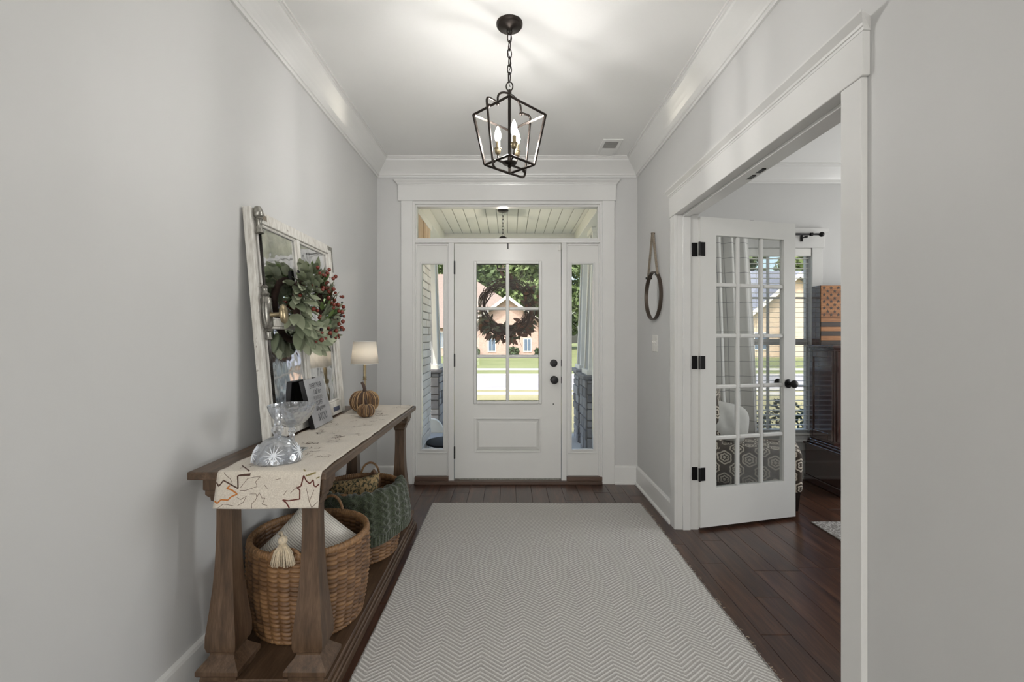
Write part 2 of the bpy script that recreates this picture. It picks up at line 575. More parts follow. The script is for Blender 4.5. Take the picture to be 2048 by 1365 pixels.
M['grass_dry'] = grass_mat('near_lawn_grass', (140, 136, 104), (172, 166, 132))

def brick_mat(name, c1, c2, mo, s):
    m, nt, b, out = new_mat(name)
    bt = nt.nodes.new('ShaderNodeTexBrick')
    bt.inputs['Color1'].default_value = lin(*c1)
    bt.inputs['Color2'].default_value = lin(*c2)
    bt.inputs['Mortar'].default_value = lin(*mo)
    bt.inputs['Scale'].default_value = s
    L(nt, coords(nt, 'Object', (1, 1, 1), (PI / 2, 0, 0)), bt.inputs['Vector'])
    L(nt, bt.outputs[0], b.inputs['Base Color'])
    b.inputs['Roughness'].default_value = 0.9
    return m
M['farbrick'] = brick_mat('pink_brick', (168, 138, 126), (184, 156, 145), (192, 180, 172), 4.0)
M['roof_pink'] = plain('weathered_shingle', (138, 124, 116), 0.95, vary=0.12, nscale=8)
M['roof_grey'] = plain('slate_shingle', (126, 130, 142), 0.95, vary=0.12, nscale=8)
M['gablecream'] = plain('cream_siding', (200, 182, 162), 0.8, vary=0.03)
M['farwindow'] = plain('far_window_glass', (96, 112, 132), 0.15)
M['foliage'] = leaf_mat('tree_foliage', (78, 98, 58), (132, 150, 98), 0.7)
M['foliage2'] = leaf_mat('tree_foliage_pale', (98, 122, 70), (150, 168, 110), 0.7)
M['bark'] = plain('bark', (92, 78, 66), 0.9, vary=0.3)
M['shrub'] = leaf_mat('shrub_foliage', (40, 58, 40), (80, 100, 62), 0.6)
M['shingle'] = stone_mat('cedar_shake', (190, 160, 128), (226, 204, 176))

# ------------------------------------------------------------------ helpers
ORG = {}

def tag(o, label=None, cat=None, group=None, kind=None):
    if label: o['label'] = label
    if cat: o['category'] = cat
    if group: o['group'] = group
    if kind: o['kind'] = kind
    return o

def thing(name, loc, label=None, cat=None, group=None, kind=None):
    o = bpy.data.objects.new(name, None)
    o.empty_display_size = 0.05
    col.objects.link(o)
    o.location = loc
    ORG[o.name] = Vector(loc)
    return tag(o, label, cat, group, kind)

def link_mesh(name, me, parent=None, origin=None):
    """link a mesh whose vertices are already relative to origin (world)"""
    o = bpy.data.objects.new(name, me)
    col.objects.link(o)
    origin = Vector(origin) if origin is not None else Vector((0, 0, 0))
    if parent is not None:
        o.parent = parent
        o.location = origin - ORG[parent.name]
    else:
        o.location = origin
    ORG[o.name] = origin
    return o

class MB:
    def __init__(self):
        self.v = []
        self.f = []
    def add(self, vs, fs, T=None):
        b = len(self.v)
        for p in vs:
            self.v.append(tuple(T(*p)) if T else tuple(p))
        for q in fs:
            self.f.append(tuple(b + i for i in q))
        return self
    def box(self, x0, x1, y0, y1, z0, z1, T=None):
        vs = [(x0, y0, z0), (x1, y0, z0), (x1, y1, z0), (x0, y1, z0), (x0, y0, z1), (x1, y0, z1), (x1, y1, z1), (x0, y1, z1)]
        fs = [(0, 3, 2, 1), (4, 5, 6, 7), (0, 1, 5, 4), (1, 2, 6, 5), (2, 3, 7, 6), (3, 0, 4, 7)]
        return self.add(vs, fs, T)
    def frustum(self, c0, h0, z0, c1, h1, z1, T=None):
        vs = []
        for (cx, cy), (hx, hy), z in ((c0, h0, z0), (c1, h1, z1)):
            vs += [(cx - hx, cy - hy, z), (cx + hx, cy - hy, z), (cx + hx, cy + hy, z), (cx - hx, cy + hy, z)]
        fs = [(0, 3, 2, 1), (4, 5, 6, 7), (0, 1, 5, 4), (1, 2, 6, 5), (2, 3, 7, 6), (3, 0, 4, 7)]
        return self.add(vs, fs, T)
    def loft(self, rings, closed=True, caps=True, T=None):
        n = len(rings[0])
        vs = [p for r in rings for p in r]
        fs = []
        for i in range(len(rings) - 1):
            for j in range(n if closed else n - 1):
                k = (j + 1) % n
                fs.append((i * n + j, i * n + k, (i + 1) * n + k, (i + 1) * n + j))
        if caps and closed:
            fs.append(tuple(reversed(range(n))))
            m = (len(rings) - 1) * n
            fs.append(tuple(m + j for j in range(n)))
        return self.add(vs, fs, T)
    def lathe(self, prof, c=(0, 0, 0), seg=24, T=None, sx=1, sy=1, caps=True, rfun=None):
        rings = []
        for r, z in prof:
            ring = []
            for j in range(seg):
                a = 2 * PI * j / seg
                k = rfun(a, z) if rfun else 1.0
                ring.append((c[0] + sx * r * k * math.cos(a), c[1] + sy * r * k * math.sin(a), c[2] + z))
            rings.append(ring)
        return self.loft(rings, True, caps, T)
    def tube(self, path, r, seg=8, closed=False, caps=True, T=None):
        pts = [Vector(p) for p in path]
        n = len(pts)
        rings = []
        up = None
        for i in range(n):
            a = pts[(i - 1) % n] if (closed or i > 0) else pts[i]
            b = pts[(i + 1) % n] if (closed or i < n - 1) else pts[i]
            d = (b - a)
            if d.length < 1e-9:
                d = Vector((0, 0, 1))
            d.normalize()
            if up is None:
                up = Vector((0, 0, 1)) if abs(d.z) < 0.9 else Vector((1, 0, 0))
            s = d.cross(up)
            if s.length < 1e-6:
                s = d.cross(Vector((0, 1, 0)))
            s.normalize()
            u = s.cross(d).normalized()
            up = u
            rad = r(i / max(1, n - 1)) if callable(r) else r
            rings.append([tuple(pts[i] + (s * math.cos(2 * PI * j / seg) + u * math.sin(2 * PI * j / seg)) * rad) for j in range(seg)])
        if closed:
            rings.append(rings[0])
            return self.loft(rings, True, False, T)
        return self.loft(rings, True, caps, T)
    def sphere(self, c, r, seg=12, rings=8, sx=1, sy=1, sz=1, T=None):
        prof = []
        for i in range(rings + 1):
            a = -PI / 2 + PI * i / rings
            prof.append((max(1e-4, r * math.cos(a)), r * math.sin(a) * sz))
        return self.lathe(prof, c, seg, T, sx, sy)
    def prism(self, poly, axis, a, b, T=None):
        """poly: 2D points; axis the extrusion axis"""
        def mk(p, q):
            if axis == 'X': return (q, p[0], p[1])
            if axis == 'Y': return (p[0], q, p[1])
            return (p[0], p[1], q)
        return self.loft([[mk(p, a) for p in poly], [mk(p, b) for p in poly]], True, True, T)
    def build(self, name, mat, parent=None, smooth=None, bevel=0.0, origin=None, label=None, cat=None, group=None, kind=None, bseg=1):
        if origin is None:
            origin = ORG[parent.name] if parent is not None else Vector((0, 0, 0))
        origin = Vector(origin)
        me = bpy.data.meshes.new(name)
        me.from_pydata([tuple(Vector(p) - origin) for p in self.v], [], self.f)
        bm = bmesh.new()
        bm.from_mesh(me)
        bmesh.ops.recalc_face_normals(bm, faces=bm.faces)
        if bevel:
            es = [e for e in bm.edges if len(e.link_faces) == 2 and e.calc_face_angle(0) > 0.5]
            bmesh.ops.bevel(bm, geom=es, offset=bevel, segments=bseg, profile=0.5, affect='EDGES', clamp_overlap=True)
        bm.to_mesh(me)
        bm.free()
        if smooth:
            for p in me.polygons:
                p.use_smooth = True
            if smooth is not True:
                me.set_sharp_from_angle(angle=math.radians(smooth))
        if mat is not None:
            me.materials.append(mat)
        me.update()
        o = link_mesh(name, me, parent, origin)
        return tag(o, label, cat, group, kind)

def box(name, mat, parent, x0, x1, y0, y1, z0, z1, bevel=0.0, T=None, **kw):
    return MB().box(x0, x1, y0, y1, z0, z1, T).build(name, mat, parent, bevel=bevel, **kw)

def struct(name, mb, mat, label=None, bevel=0.0, smooth=None, origin=None):
    return mb.build(name, mat, None, smooth=smooth, bevel=bevel, origin=origin, label=label, kind='structure')

def copy_part(src, parent, matrix):
    o = bpy.data.objects.new(src.name.split('.')[0], src.data)
    col.objects.link(o)
    o.parent = parent
    o.matrix_local = matrix
    return o

def basis(origin, zdir, roll=0.0, scale=(1, 1, 1)):
    z = Vector(zdir).normalized()
    ref = Vector((0, 0, 1)) if abs(z.z) < 0.95 else Vector((1, 0, 0))
    x = ref.cross(z).normalized()
    y = z.cross(x)
    c, s = math.cos(roll), math.sin(roll)
    x2 = x * c + y * s
    y2 = y * c - x * s
    m = Matrix(((x2.x * scale[0], y2.x * scale[1], z.x * scale[2], origin[0]),
                (x2.y * scale[0], y2.y * scale[1], z.y * scale[2], origin[1]),
                (x2.z * scale[0], y2.z * scale[1], z.z * scale[2], origin[2]),
                (0, 0, 0, 1)))
    return m

# ------------------------------------------------------------------ dimensions
XL, XR = -1.14, 1.103
YD = 3.966            # inner face of the front wall
ZC = 2.787            # ceiling
YH = -1.3             # where the hall opens into the room behind
OX1, OY0, OY1 = 4.55, 0.6, 4.12   # office
WT = 0.13
OPY0, OPY1, OPZ = 1.505, 3.02, 2.068   # office opening in the right wall

# ------------------------------------------------------------------ floor
fl = MB().box(-4.2, 4.7, -7.2, 4.12, -0.12, -0.012)
floor = struct('floor', fl, M['subfloor'], 'dark stained hardwood plank floor')
PW = 0.127
x = -0.456 - PW * 8
rows = 0
plank_n = 0
while x < 4.6:
    y = 4.12 - 0.0
    off = R.random()
    first = True
    while y > -1.2:
        ln = R.choice((0.62, 0.85, 1.05, 1.25))
        if first:
            ln *= 0.35 + 0.65 * off
            first = False
        y0 = max(-1.2, y - ln)
        xa, xb = x + 0.0008, x + PW - 0.0008
        hall = xb > XL - 0.1 and xa < XR + WT
        lim = -1.2 if hall else OY0
        if xb < XL - 0.05 or y0 < lim - 0.8 or xa > 3.3 or (y < 0.9):
            y = y0
            continue
        p = MB().box(max(xa, -1.19), xb, y0 + 0.0008, y - 0.0008, -0.012, 0.0)
        p.build('plank', M['floorwood'], floor, bevel=0.0012, origin=((xa + xb) / 2, (y0 + y) / 2, 0))
        plank_n += 1
        y = y0
    x += PW
struct('floor_rear_bounce', MB().box(-4.0, 4.0, -6.8, -1.35, -0.001, 0.012), plain('pale_bounce_floor', (226, 221, 212), 0.95, vary=0.04, nscale=60), 'pale unseen floor added to bounce light into the hall')  # unseen pale floor, added to bounce lamp light up to the ceiling
rest = MB().box(-4.2, 4.7, -7.2, -0.2, -0.011, -0.002)
rest.build('plank_field', M['floorwood'], floor, kind='stuff')
MB().box(3.4, 4.7, -0.2, 4.12, -0.011, -0.002).build('plank_field', M['floorwood'], floor, kind='stuff')

# ------------------------------------------------------------------ ceiling and walls
ce = MB().box(-4.4, 5.0, -10.5, 4.25, ZC, ZC + 0.25)  # slab runs on past the back wall, added overhang to keep sun out
struct('ceiling', ce, M['ceil'], 'smooth white painted ceiling')
struct('wall_left', MB().box(XL - WT, XL, YH, 4.12, 0, ZC), M['wall'], 'pale grey wall behind the console table')
wr = MB()
xw = XR + WT
wr.box(XR, xw, YH, OPY0 - 0.02, 0, ZC)
wr.box(XR, xw, OPY1 + 0.02, 4.12, 0, ZC)
wr.box(XR, xw, OPY0 - 0.02, OPY1 + 0.02, OPZ + 0.02, ZC)
struct('wall_right', wr, M['wall'], 'pale grey wall with the cased office opening')
wf = MB()
wf.box(XL, -0.90, YD, 4.12, 0, ZC)
wf.box(0.87, XR, YD, 4.12, 0, ZC)
wf.box(-0.90, 0.87, YD, 4.12, 2.45, ZC)
struct('wall_front', wf, M['wall'], 'pale grey wall around the front door')
# room behind the camera
wb = MB()
wb.box(-4.3, -3.3, -7.1, -6.95, 0, ZC); wb.box(-0.9, 0.9, -7.1, -6.95, 0, ZC); wb.box(3.3, 4.3, -7.1, -6.95, 0, ZC)
for s in (-1, 1):
    wb.box(min(s * 0.9, s * 3.3), max(s * 0.9, s * 3.3), -7.1, -6.95, 0, 0.3)
    wb.box(min(s * 0.9, s * 3.3), max(s * 0.9, s * 3.3), -7.1, -6.95, 2.6, ZC)
struct('wall_back', wb, M['wall'], 'pale grey wall of the living room')
struct('wall_living_left', MB().box(-4.3, -4.15, -7.0, YH, 0, ZC), M['wall'])
struct('wall_living_right', MB().box(4.15, 4.3, -7.0, YH, 0, ZC), M['wall'])
struct('wall_living_front_left', MB().box(-4.3, XL, YH, YH + WT, 0, ZC), M['wall'])
struct('wall_living_front_right', MB().box(XR, 4.3, YH, YH + WT, 0, ZC), M['wall'])
# office shell
WX0, WX1, WZ0, WZ1 = 1.72, 2.70, 0.38, 2.06
wo = MB()
wo.box(xw, WX0, OY1, OY1 + 0.09, 0, ZC); wo.box(WX1, 4.7, OY1, OY1 + 0.09, 0, ZC)
wo.box(WX0, WX1, OY1, OY1 + 0.09, 0, WZ0); wo.box(WX0, WX1, OY1, OY1 + 0.09, WZ1, ZC)
struct('wall_office_front', wo, M['wall'], 'pale grey office wall around the window')
ws = MB()
ws.box(OX1, OX1 + 0.15, OY0, 2.1, 0, ZC); ws.box(OX1, OX1 + 0.15, 3.8, OY1, 0, ZC)
ws.box(OX1, OX1 + 0.15, 2.1, 3.8, 0, 0.5); ws.box(OX1, OX1 + 0.15, 2.1, 3.8, 2.3, ZC)
struct('wall_office_right', ws, M['wall'])
struct('wall_office_back', MB().box(xw, OX1, OY0 - 0.12, OY0, 0, ZC), M['wall'])

# ------------------------------------------------------------------ crown mouldings
CR = [(0.0, -0.150), (0.012, -0.150), (0.015, -0.142), (0.015, -0.134), (0.021, -0.132), (0.024, -0.120), (0.036, -0.102), (0.052, -0.083), (0.070, -0.064),
      (0.086, -0.048), (0.100, -0.034), (0.104, -0.022), (0.112, -0.018), (0.112, -0.011), (0.120, -0.009), (0.120, 0.0), (0.0, 0.0)]
def crown(name, side):
    mb = MB()
    a, b = [], []
    for d, z in CR:
        if side == 'left':
            a.append((XL + d, YH, ZC + z)); b.append((XL + d, YD - d, ZC + z))
        elif side == 'right':
            a.append((XR - d, YH, ZC + z)); b.append((XR - d, YD - d, ZC + z))
        elif side == 'front':
            a.append((XL + d, YD - d, ZC + z)); b.append((XR - d, YD - d, ZC + z))
        elif side == 'office':
            a.append((xw + d, OY1 - d, ZC + z)); b.append((OX1 - d, OY1 - d, ZC + z))
    mb.loft([a, b], True, True)
    return struct(name, mb, M['trim'], {'left': 'white crown moulding above the console table', 'right': 'white crown moulding above the office opening',
                  'front': 'white crown moulding above the front door', 'office': 'white crown moulding inside the office'}[side])
for i, s in enumerate(('left', 'right', 'front', 'office')):
    crown('trim_%d' % (i + 1), s)

# ------------------------------------------------------------------ baseboards
BP = [(0, 0), (0.030, 0), (0.030, 0.012), (0.026, 0.018), (0.016, 0.022), (0.016, 0.140), (0.012, 0.150), (0, 0.156)]
def base(name, axis, c, a, b, sgn):
    poly = [(c + sgn * d, z) for d, z in BP]
    mb = MB()
    if axis == 'Y':
        mb.loft([[(p[0], a, p[1]) for p in poly], [(p[0], b, p[1]) for p in poly]])
    else:
        mb.loft([[(a, p[0], p[1]) for p in poly], [(b, p[0], p[1]) for p in poly]])
    return struct(name, mb, M['trim'], None)
base('baseboard_left', 'Y', XL, YH, YD, 1)
base('baseboard_right_far', 'Y', XR, 3.106, YD, -1)
base('baseboard_right_near', 'Y', XR, YH, 1.415, -1)
base('baseboard_front_left', 'X', YD, XL, -0.932, -1)
base('baseboard_front_right', 'X', YD, 0.902, XR, -1)
base('baseboard_office_front', 'X', OY1, xw, OX1, -1)

# ------------------------------------------------------------------ front door surround
CY = YD - 0.02
def cap_profile():
    # (projection, z) small crown cap on a header board
    return [(0, 0), (0.024, 0), (0.026, 0.008), (0.030, 0.010), (0.032, 0.018), (0.048, 0.032), (0.052, 0.036), (0.052, 0.043), (0, 0.043)]
mb = MB()
mb.box(-0.931, -0.832, CY, YD, 0, 2.435)
mb.box(0.7975, 0.901, CY, YD, 0, 2.435)
tr = struct('trim_5', mb, M['trim'], 'white casing around the front door unit', bevel=0.002)
hb = MB().box(-0.957, 0.914, YD - 0.024, YD, 2.435, 2.569).build('header_board', M['trim'], tr, bevel=0.002)
mb = MB()
rings_a, rings_b = [], []
for d, z in cap_profile():
    rings_a.append((-0.957 - max(0, d - 0.022), YD - d, 2.569 + z))
    rings_b.append((0.914 + max(0, d - 0.022), YD - d, 2.569 + z))
mb.loft([rings_a, rings_b])
mb.build('header_cap', M['trim'], tr)
# jamb frame
mb = MB()
J0, J1 = YD - 0.004, 4.11
mb.box(-0.90, -0.815, J0, J1, 0, 2.45)
mb.box(0.780, 0.87, J0, J1, 0, 2.45)
mb.box(-0.815, 0.780, J0, J1, 2.410, 2.45)
mb.box(-0.815, 0.780, J0, J1, 2.078, 2.102)
mb.box(-0.526, -0.4785, J0, J1, 0, 2.078)
mb.box(0.448, 0.4915, J0, J1, 0, 2.078)
mb.build('jamb', M['trim'], tr, bevel=0.0025)

# transom: window_1
w1 = thing('window_1', (-0.02, 4.0, 2.102), 'wide glass transom above the front door', kind='structure')
mb = MB()
yA, yB = 3.975, 4.03
for (x0, x1, z0, z1) in ((-0.815, -0.802, 2.102, 2.410), (0.763, 0.780, 2.102, 2.410), (-0.802, 0.763, 2.102, 2.1206), (-0.802, 0.763, 2.392, 2.410)):
    mb.box(x0, x1, yA, yB, z0, z1)
mb.build('window_frame', M['trim'], w1, bevel=0.003)
box('pane', M['glass'], w1, -0.803, 0.764, 4.0, 4.005, 2.119, 2.394)

# sidelights: window_2, window_3
def sidelight(name, x0, x1, g0, g1, label):
    w = thing(name, ((x0 + x1) / 2, 4.0, 0), label, kind='structure')
    z0, z1, gz0, gz1 = 0.064, 2.073, 0.293, 1.8985
    mb = MB()
    ya, yb = 3.985, 4.03
    mb.box(x0, g0 - 0.014, ya, yb, z0, z1)
    mb.box(g1 + 0.014, x1, ya, yb, z0, z1)
    mb.box(g0 - 0.014, g1 + 0.014, ya, yb, z0, gz0 - 0.014)
    mb.box(g0 - 0.014, g1 + 0.014, ya, yb, gz1 + 0.014, z1)
    mb.build('sidelight_panel', M['doorpaint'], w)
    mb = MB()
    ya = 3.974
    m = 0.014
    mb.box(g0 - m, g0, ya, 4.03, gz0 - m, gz1 + m)
    mb.box(g1, g1 + m, ya, 4.03, gz0 - m, gz1 + m)
    mb.box(g0, g1, ya, 4.03, gz0 - m, gz0)
    mb.box(g0, g1, ya, 4.03, gz1, gz1 + m)
    mb.box(g0 - 0.035, g1 + 0.035, 3.976, 3.99, gz0 - 0.036, gz0 - 0.028)
    mb.build('glazing_bead', M['trim'], w, bevel=0.003)
    mb = MB()
    mb.box(x0, x0 + 0.012, 3.972, 3.99, z0, z1)
    mb.box(x1 - 0.012, x1, 3.972, 3.99, z0, z1)
    mb.box(x0 + 0.012, x1 - 0.012, 3.972, 3.99, z1 - 0.014, z1)
    mb.build('panel_moulding', M['trim'], w, bevel=0.003)
    box('pane', M['glass'], w, g0 - 0.001, g1 + 0.001, 4.0, 4.005, gz0 - 0.001, gz1 + 0.001)
    return w
sidelight('window_2', -0.815, -0.526, -0.759, -0.573, 'narrow sidelight beside the door hinges')
sidelight('window_3', 0.4915, 0.780, 0.539, 0.724, 'narrow sidelight beside the door knob')

# threshold
th = MB()
th.box(-0.815, 0.795, 3.93, 4.10, 0.0, 0.028)
o = struct('trim_6', th, M['thresh'], 'brown wooden threshold under the front door', bevel=0.003)
box('sidelight_sill', M['thresh'], o, -0.815, -0.526, 3.945, 4.03, 0.028, 0.062, bevel=0.003)
box('sidelight_sill', M['thresh'], o, 0.4915, 0.797, 3.945, 4.03, 0.028, 0.062, bevel=0.003)
box('door_sill', M['silver'], o, -0.478, 0.448, 3.985, 4.09, 0.028, 0.038)

# front door: door_1
d1 = thing('door_1', (-0.015, 3.99, 0.0427), 'white panelled front door with six glass panes', kind='structure')
DX0, DX1, DZ0, DZ1, DY0, DY1 = -0.474, 0.444, 0.0427, 2.071, 3.975, 4.02
GX0, GX1, GZ0, GZ1 = -0.2845, 0.254, 0.711, 1.896
mb = MB()
F = 0.0
mb.box(DX0, GX0, DY0, DY1, DZ0, DZ1)
mb.box(GX1, DX1, DY0, DY1, DZ0, DZ1)
mb.box(GX0, GX1, DY0, DY1, GZ1, DZ1)
mb.box(GX0, GX1, DY0, DY1, 0.5686, GZ0)
mb.box(GX0, GX1, DY0, DY1, DZ0, 0.271)
mb.box(GX0, GX1, DY0 + 0.020, DY1, 0.271, 0.5686)
mb.build('door_slab', M['doorpaint'], d1)
# glazing frame
mb = MB()
for (x0, x1, z0, z1) in ((-0.310, GX0, 0.685, 1.922), (GX1, 0.280, 0.685, 1.922), (GX0, GX1, 0.685, GZ0), (GX0, GX1, GZ1, 1.922)):
    mb.box(x0, x1, DY0 - 0.012, DY1 + 0.01, z0, z1)
mb.build('glazing_frame', M['doorpaint'], d1, bevel=0.005)
MX, MZ = -0.017, (1.5106, 1.0967)
MB().box(MX - 0.015, MX + 0.015, DY0 - 0.004, DY1, GZ0, GZ1).build('muntin', M['doorpaint'], d1, bevel=0.005)
for z in MZ:
    for (x0, x1) in ((GX0, MX - 0.015), (MX + 0.015, GX1)):
        MB().box(x0, x1, DY0 - 0.004, DY1, z - 0.013, z + 0.013).build('muntin', M['doorpaint'], d1, bevel=0.005)
zs = [GZ0, MZ[1] - 0.013, MZ[1] + 0.013, MZ[0] - 0.013, MZ[0] + 0.013, GZ1]
for i in range(3):
    for (x0, x1) in ((GX0, MX - 0.015), (MX + 0.015, GX1)):
        box('pane', M['glass'], d1, x0, x1, 4.0, 4.004, zs[2 * i], zs[2 * i + 1])
# lower raised panel
def raised_panel(x0, x1, z0, z1, yface):
    mb = MB()
    w = 0.014
    for (a, b, c, d) in ((x0, x0 + w, z0, z1), (x1 - w, x1, z0, z1), (x0 + w, x1 - w, z0, z0 + w), (x0 + w, x1 - w, z1 - w, z1)):
        mb.box(a, b, yface - 0.010, yface + 0.020, c, d)
    a = 0.03
    ring0 = [(x0 + w, yface + 0.018, z0 + w), (x1 - w, yface + 0.018, z0 + w), (x1 - w, yface + 0.018, z1 - w), (x0 + w, yface + 0.018, z1 - w)]
    ring1 = [(x0 + w + a, yface - 0.004, z0 + w + a), (x1 - w - a, yface - 0.004, z0 + w + a), (x1 - w - a, yface - 0.004, z1 - w - a), (x0 + w + a, yface - 0.004, z1 - w - a)]
    mb.loft([ring0, ring1])
    return mb
raised_panel(-0.306, 0.276, 0.271, 0.5686, DY0).build('raised_panel', M['doorpaint'], d1, bevel=0.002)
# hinges and hardware
for (za, zb) in ((1.806, 1.918), (1.008, 1.116), (0.215, 0.318)):
    mb = MB()
    mb.lathe([(0.008, za), (0.008, zb)], (DX0 - 0.002, DY0 - 0.006, 0), 10)
    mb.lathe([(0.0055, zb), (0.0055, zb + 0.006)], (DX0 - 0.002, DY0 - 0.006, 0), 8)
    mb.build('hinge', M['black'], d1, smooth=40)
def Ydisc(mb, cx, cz, prof, seg=24):
    # prof: (radius, y)
    rings = [[(cx + r * math.cos(2 * PI * j / seg), y, cz + r * math.sin(2 * PI * j / seg)) for j in range(seg)] for r, y in prof]
    mb.loft(rings)
    return mb
mb = MB()
Ydisc(mb, 0.382, 1.0385, [(0.033, DY0), (0.033, DY0 - 0.008), (0.030, DY0 - 0.014), (0.012, DY0 - 0.016)])
mb.box(0.362, 0.402, DY0 - 0.030, DY0 - 0.012, 1.0345, 1.0425)
mb.build('deadbolt', M['black'], d1, smooth=35)
mb = MB()
Ydisc(mb, 0.384, 0.896, [(0.033, DY0), (0.033, DY0 - 0.006), (0.016, DY0 - 0.010), (0.012, DY0 - 0.03), (0.028, DY0 - 0.040), (0.034, DY0 - 0.052), (0.028, DY0 - 0.064), (0.008, DY0 - 0.067)])
mb.build('door_knob', M['black'], d1, smooth=45)
Ydisc(MB(), 0.379, 0.685, [(0.006, DY0 + 0.001), (0.006, DY0 - 0.0015)], 12).build('screw_hole', M['dark'], d1)
for z in (1.04, 0.893):
    MB().box(0.444, 0.4515, DY0 - 0.011, DY0 + 0.004, z - 0.03, z + 0.03).build('strike_plate', M['black'], d1, bevel=0.003)
tag(MB().box(-0.024, -0.008, DY0 - 0.003, DY1 + 0.012, 2.071, 2.0745).box(-0.019, -0.008, DY0 - 0.005, DY0 - 0.001, 2.025, 2.072).build('wreath_hanger', M['black'], None, origin=(-0.015, 3.972, 2.05)),
    'black metal over-door wreath hanger on the front door', 'hanger')
box('contact_sensor', M['plastic'], d1, 0.418, 0.441, DY0 - 0.012, DY0, 2.010, 2.055, bevel=0.002)
box('contact_sensor', M['plastic'], d1, 0.446, 0.455, DY0 - 0.024, DY0 - 0.010, 2.018, 2.062, bevel=0.002)

# ------------------------------------------------------------------ office opening casing
mb = MB()
CX = XR - 0.02
mb.box(CX, XR, OPY1, 3.104, 0, OPZ)
mb.box(CX, XR, 1.415, OPY0, 0, OPZ)
t7 = struct('trim_7', mb, M['trim'], 'white casing with crowned header around the office opening', bevel=0.002)
MB().box(XR - 0.024, XR, 1.405, 3.114, OPZ, 2.205).build('header_board', M['trim'], t7, bevel=0.002)
mb = MB()
ra, rb = [], []
for d, z in cap_profile():
    e = max(0, d - 0.022)
    ra.append((XR - d, 1.405 - e, 2.205 + z)); rb.append((XR - d, 3.114 + e, 2.205 + z))
mb.loft([ra, rb])
mb.build('header_cap', M['trim'], t7)
mb = MB()
JT = 0.018
mb.box(XR - 0.002, xw + 0.006, OPY1 + 0.001, OPY1 + 0.02, 0, OPZ)
mb.box(XR - 0.002, xw + 0.006, OPY0 - 0.02, OPY0 - 0.001, 0, OPZ)
mb.box(XR - 0.002, xw + 0.006, OPY0 - 0.02, OPY1 + 0.02, OPZ + 0.001, OPZ + 0.02)
mb.build('jamb', M['trim'], t7)
mb = MB()
for (a, b, c) in ((1.135, 1.185, 0.013),):
    mb.box(a, b, OPY1 - c, OPY1 + 0.002, 0, OPZ - c)
    mb.box(a, b, OPY0 - 0.002, OPY0 + c, 0, OPZ - c)
    mb.box(a, b, OPY0, OPY1, OPZ - c, OPZ + 0.002)
mb.build('door_stop', M['trim'], t7, bevel=0.002)
for yy in (2.215, 2.305):
    MB().box(1.192, 1.222, yy - 0.026, yy + 0.026, OPZ - 0.004, OPZ + 0.002).build('ball_catch', M['black'], t7)
mb = MB()
mb.box(xw, xw + 0.018, 3.03, 3.11, 0, OPZ + 0.08); mb.box(xw, xw + 0.018, 1.415, 1.495, 0, OPZ + 0.08); mb.box(xw, xw + 0.018, 1.495, 3.03, OPZ + 0.008, OPZ + 0.09)
mb.build('inner_casing', M['trim'], t7, bevel=0.002)

# ------------------------------------------------------------------ french door: door_2
HX, HY = 1.244, 2.998
ux, uy = 0.9675, 0.2529
def TD(a, c, z):   # a along the leaf, c towards the viewer side, z up
    return (HX + ux * a + uy * c, HY + uy * a - ux * c, z)
d2 = thing('door_2', (HX, HY, 0.02), 'open white french door with fifteen glass panes', kind='structure')
LW, LT = 0.765, 0.036
gx0, gx1, gz0, gz1 = 0.122, 0.667, 0.272, 1.936
Z0, Z1 = 0.020, 2.052
mb = MB()
mb.box(0, gx0, -LT, 0, Z0, Z1, TD); mb.box(gx1, LW, -LT, 0, Z0, Z1, TD)
mb.box(gx0, gx1, -LT, 0, Z0, gz0, TD); mb.box(gx0, gx1, -LT, 0, gz1, Z1, TD)
mb.build('door_frame', M['doorpaint'], d2)
mw = 0.026
cw = (gx1 - gx0 - 2 * mw) / 3
rh = (gz1 - gz0 - 4 * mw) / 5
for i in (1, 2):
    a = gx0 + i * cw + (i - 1) * mw
    MB().box(a, a + mw, -LT + 0.004, -0.004, gz0, gz1, TD).build('muntin', M['doorpaint'], d2, bevel=0.006)
for k in range(1, 5):
    z = gz0 + k * rh + (k - 1) * mw
    for i in range(3):
        a = gx0 + i * (cw + mw)
        MB().box(a, a + cw, -LT + 0.004, -0.004, z, z + mw, TD).build('muntin', M['doorpaint'], d2, bevel=0.006)
for k in range(5):
    for i in range(3):
        a = gx0 + i * (cw + mw); z = gz0 + k * (rh + mw)
        box('pane', M['glass'], d2, a, a + cw, -0.020, -0.016, z, z + rh, T=TD)
mb = MB()
kz = 0.944; ka = LW - 0.062
prof = [(0.031, 0.0), (0.031, 0.006), (0.014, 0.012), (0.012, 0.030), (0.024, 0.038), (0.028, 0.050), (0.022, 0.062), (0.006, 0.066)]
for sgn in (1, -1):
    rings = []
    for r, c in prof:
        cc = c if sgn > 0 else -LT - c
        rings.append([TD(ka + r * math.cos(2 * PI * j / 20), cc, kz + r * math.sin(2 * PI * j / 20)) for j in range(20)])
    mb.loft(rings)
mb.build('door_knob', M['black'], d2, smooth=45)
MB().box(0.40, 0.43, -0.024, -0.012, Z1, Z1 + 0.005, TD).build('ball_catch', M['black'], d2)
for (za, zb) in ((1.795, 1.885), (1.055, 1.142), (0.325, 0.412)):
    mb = MB()
    hx, hy = 1.236, 2.990
    mb.box(1.196, 1.234, OPY1 - 0.004, OPY1 + 0.001, za, zb)
    mb.lathe([(0.0075, za), (0.0075, zb)], (hx, hy, 0), 10)
    mb.box(0.0, 0.036, 0.0, 0.004, za, zb, TD)
    mb.build('hinge', M['black'], d2, bevel=0.0015)

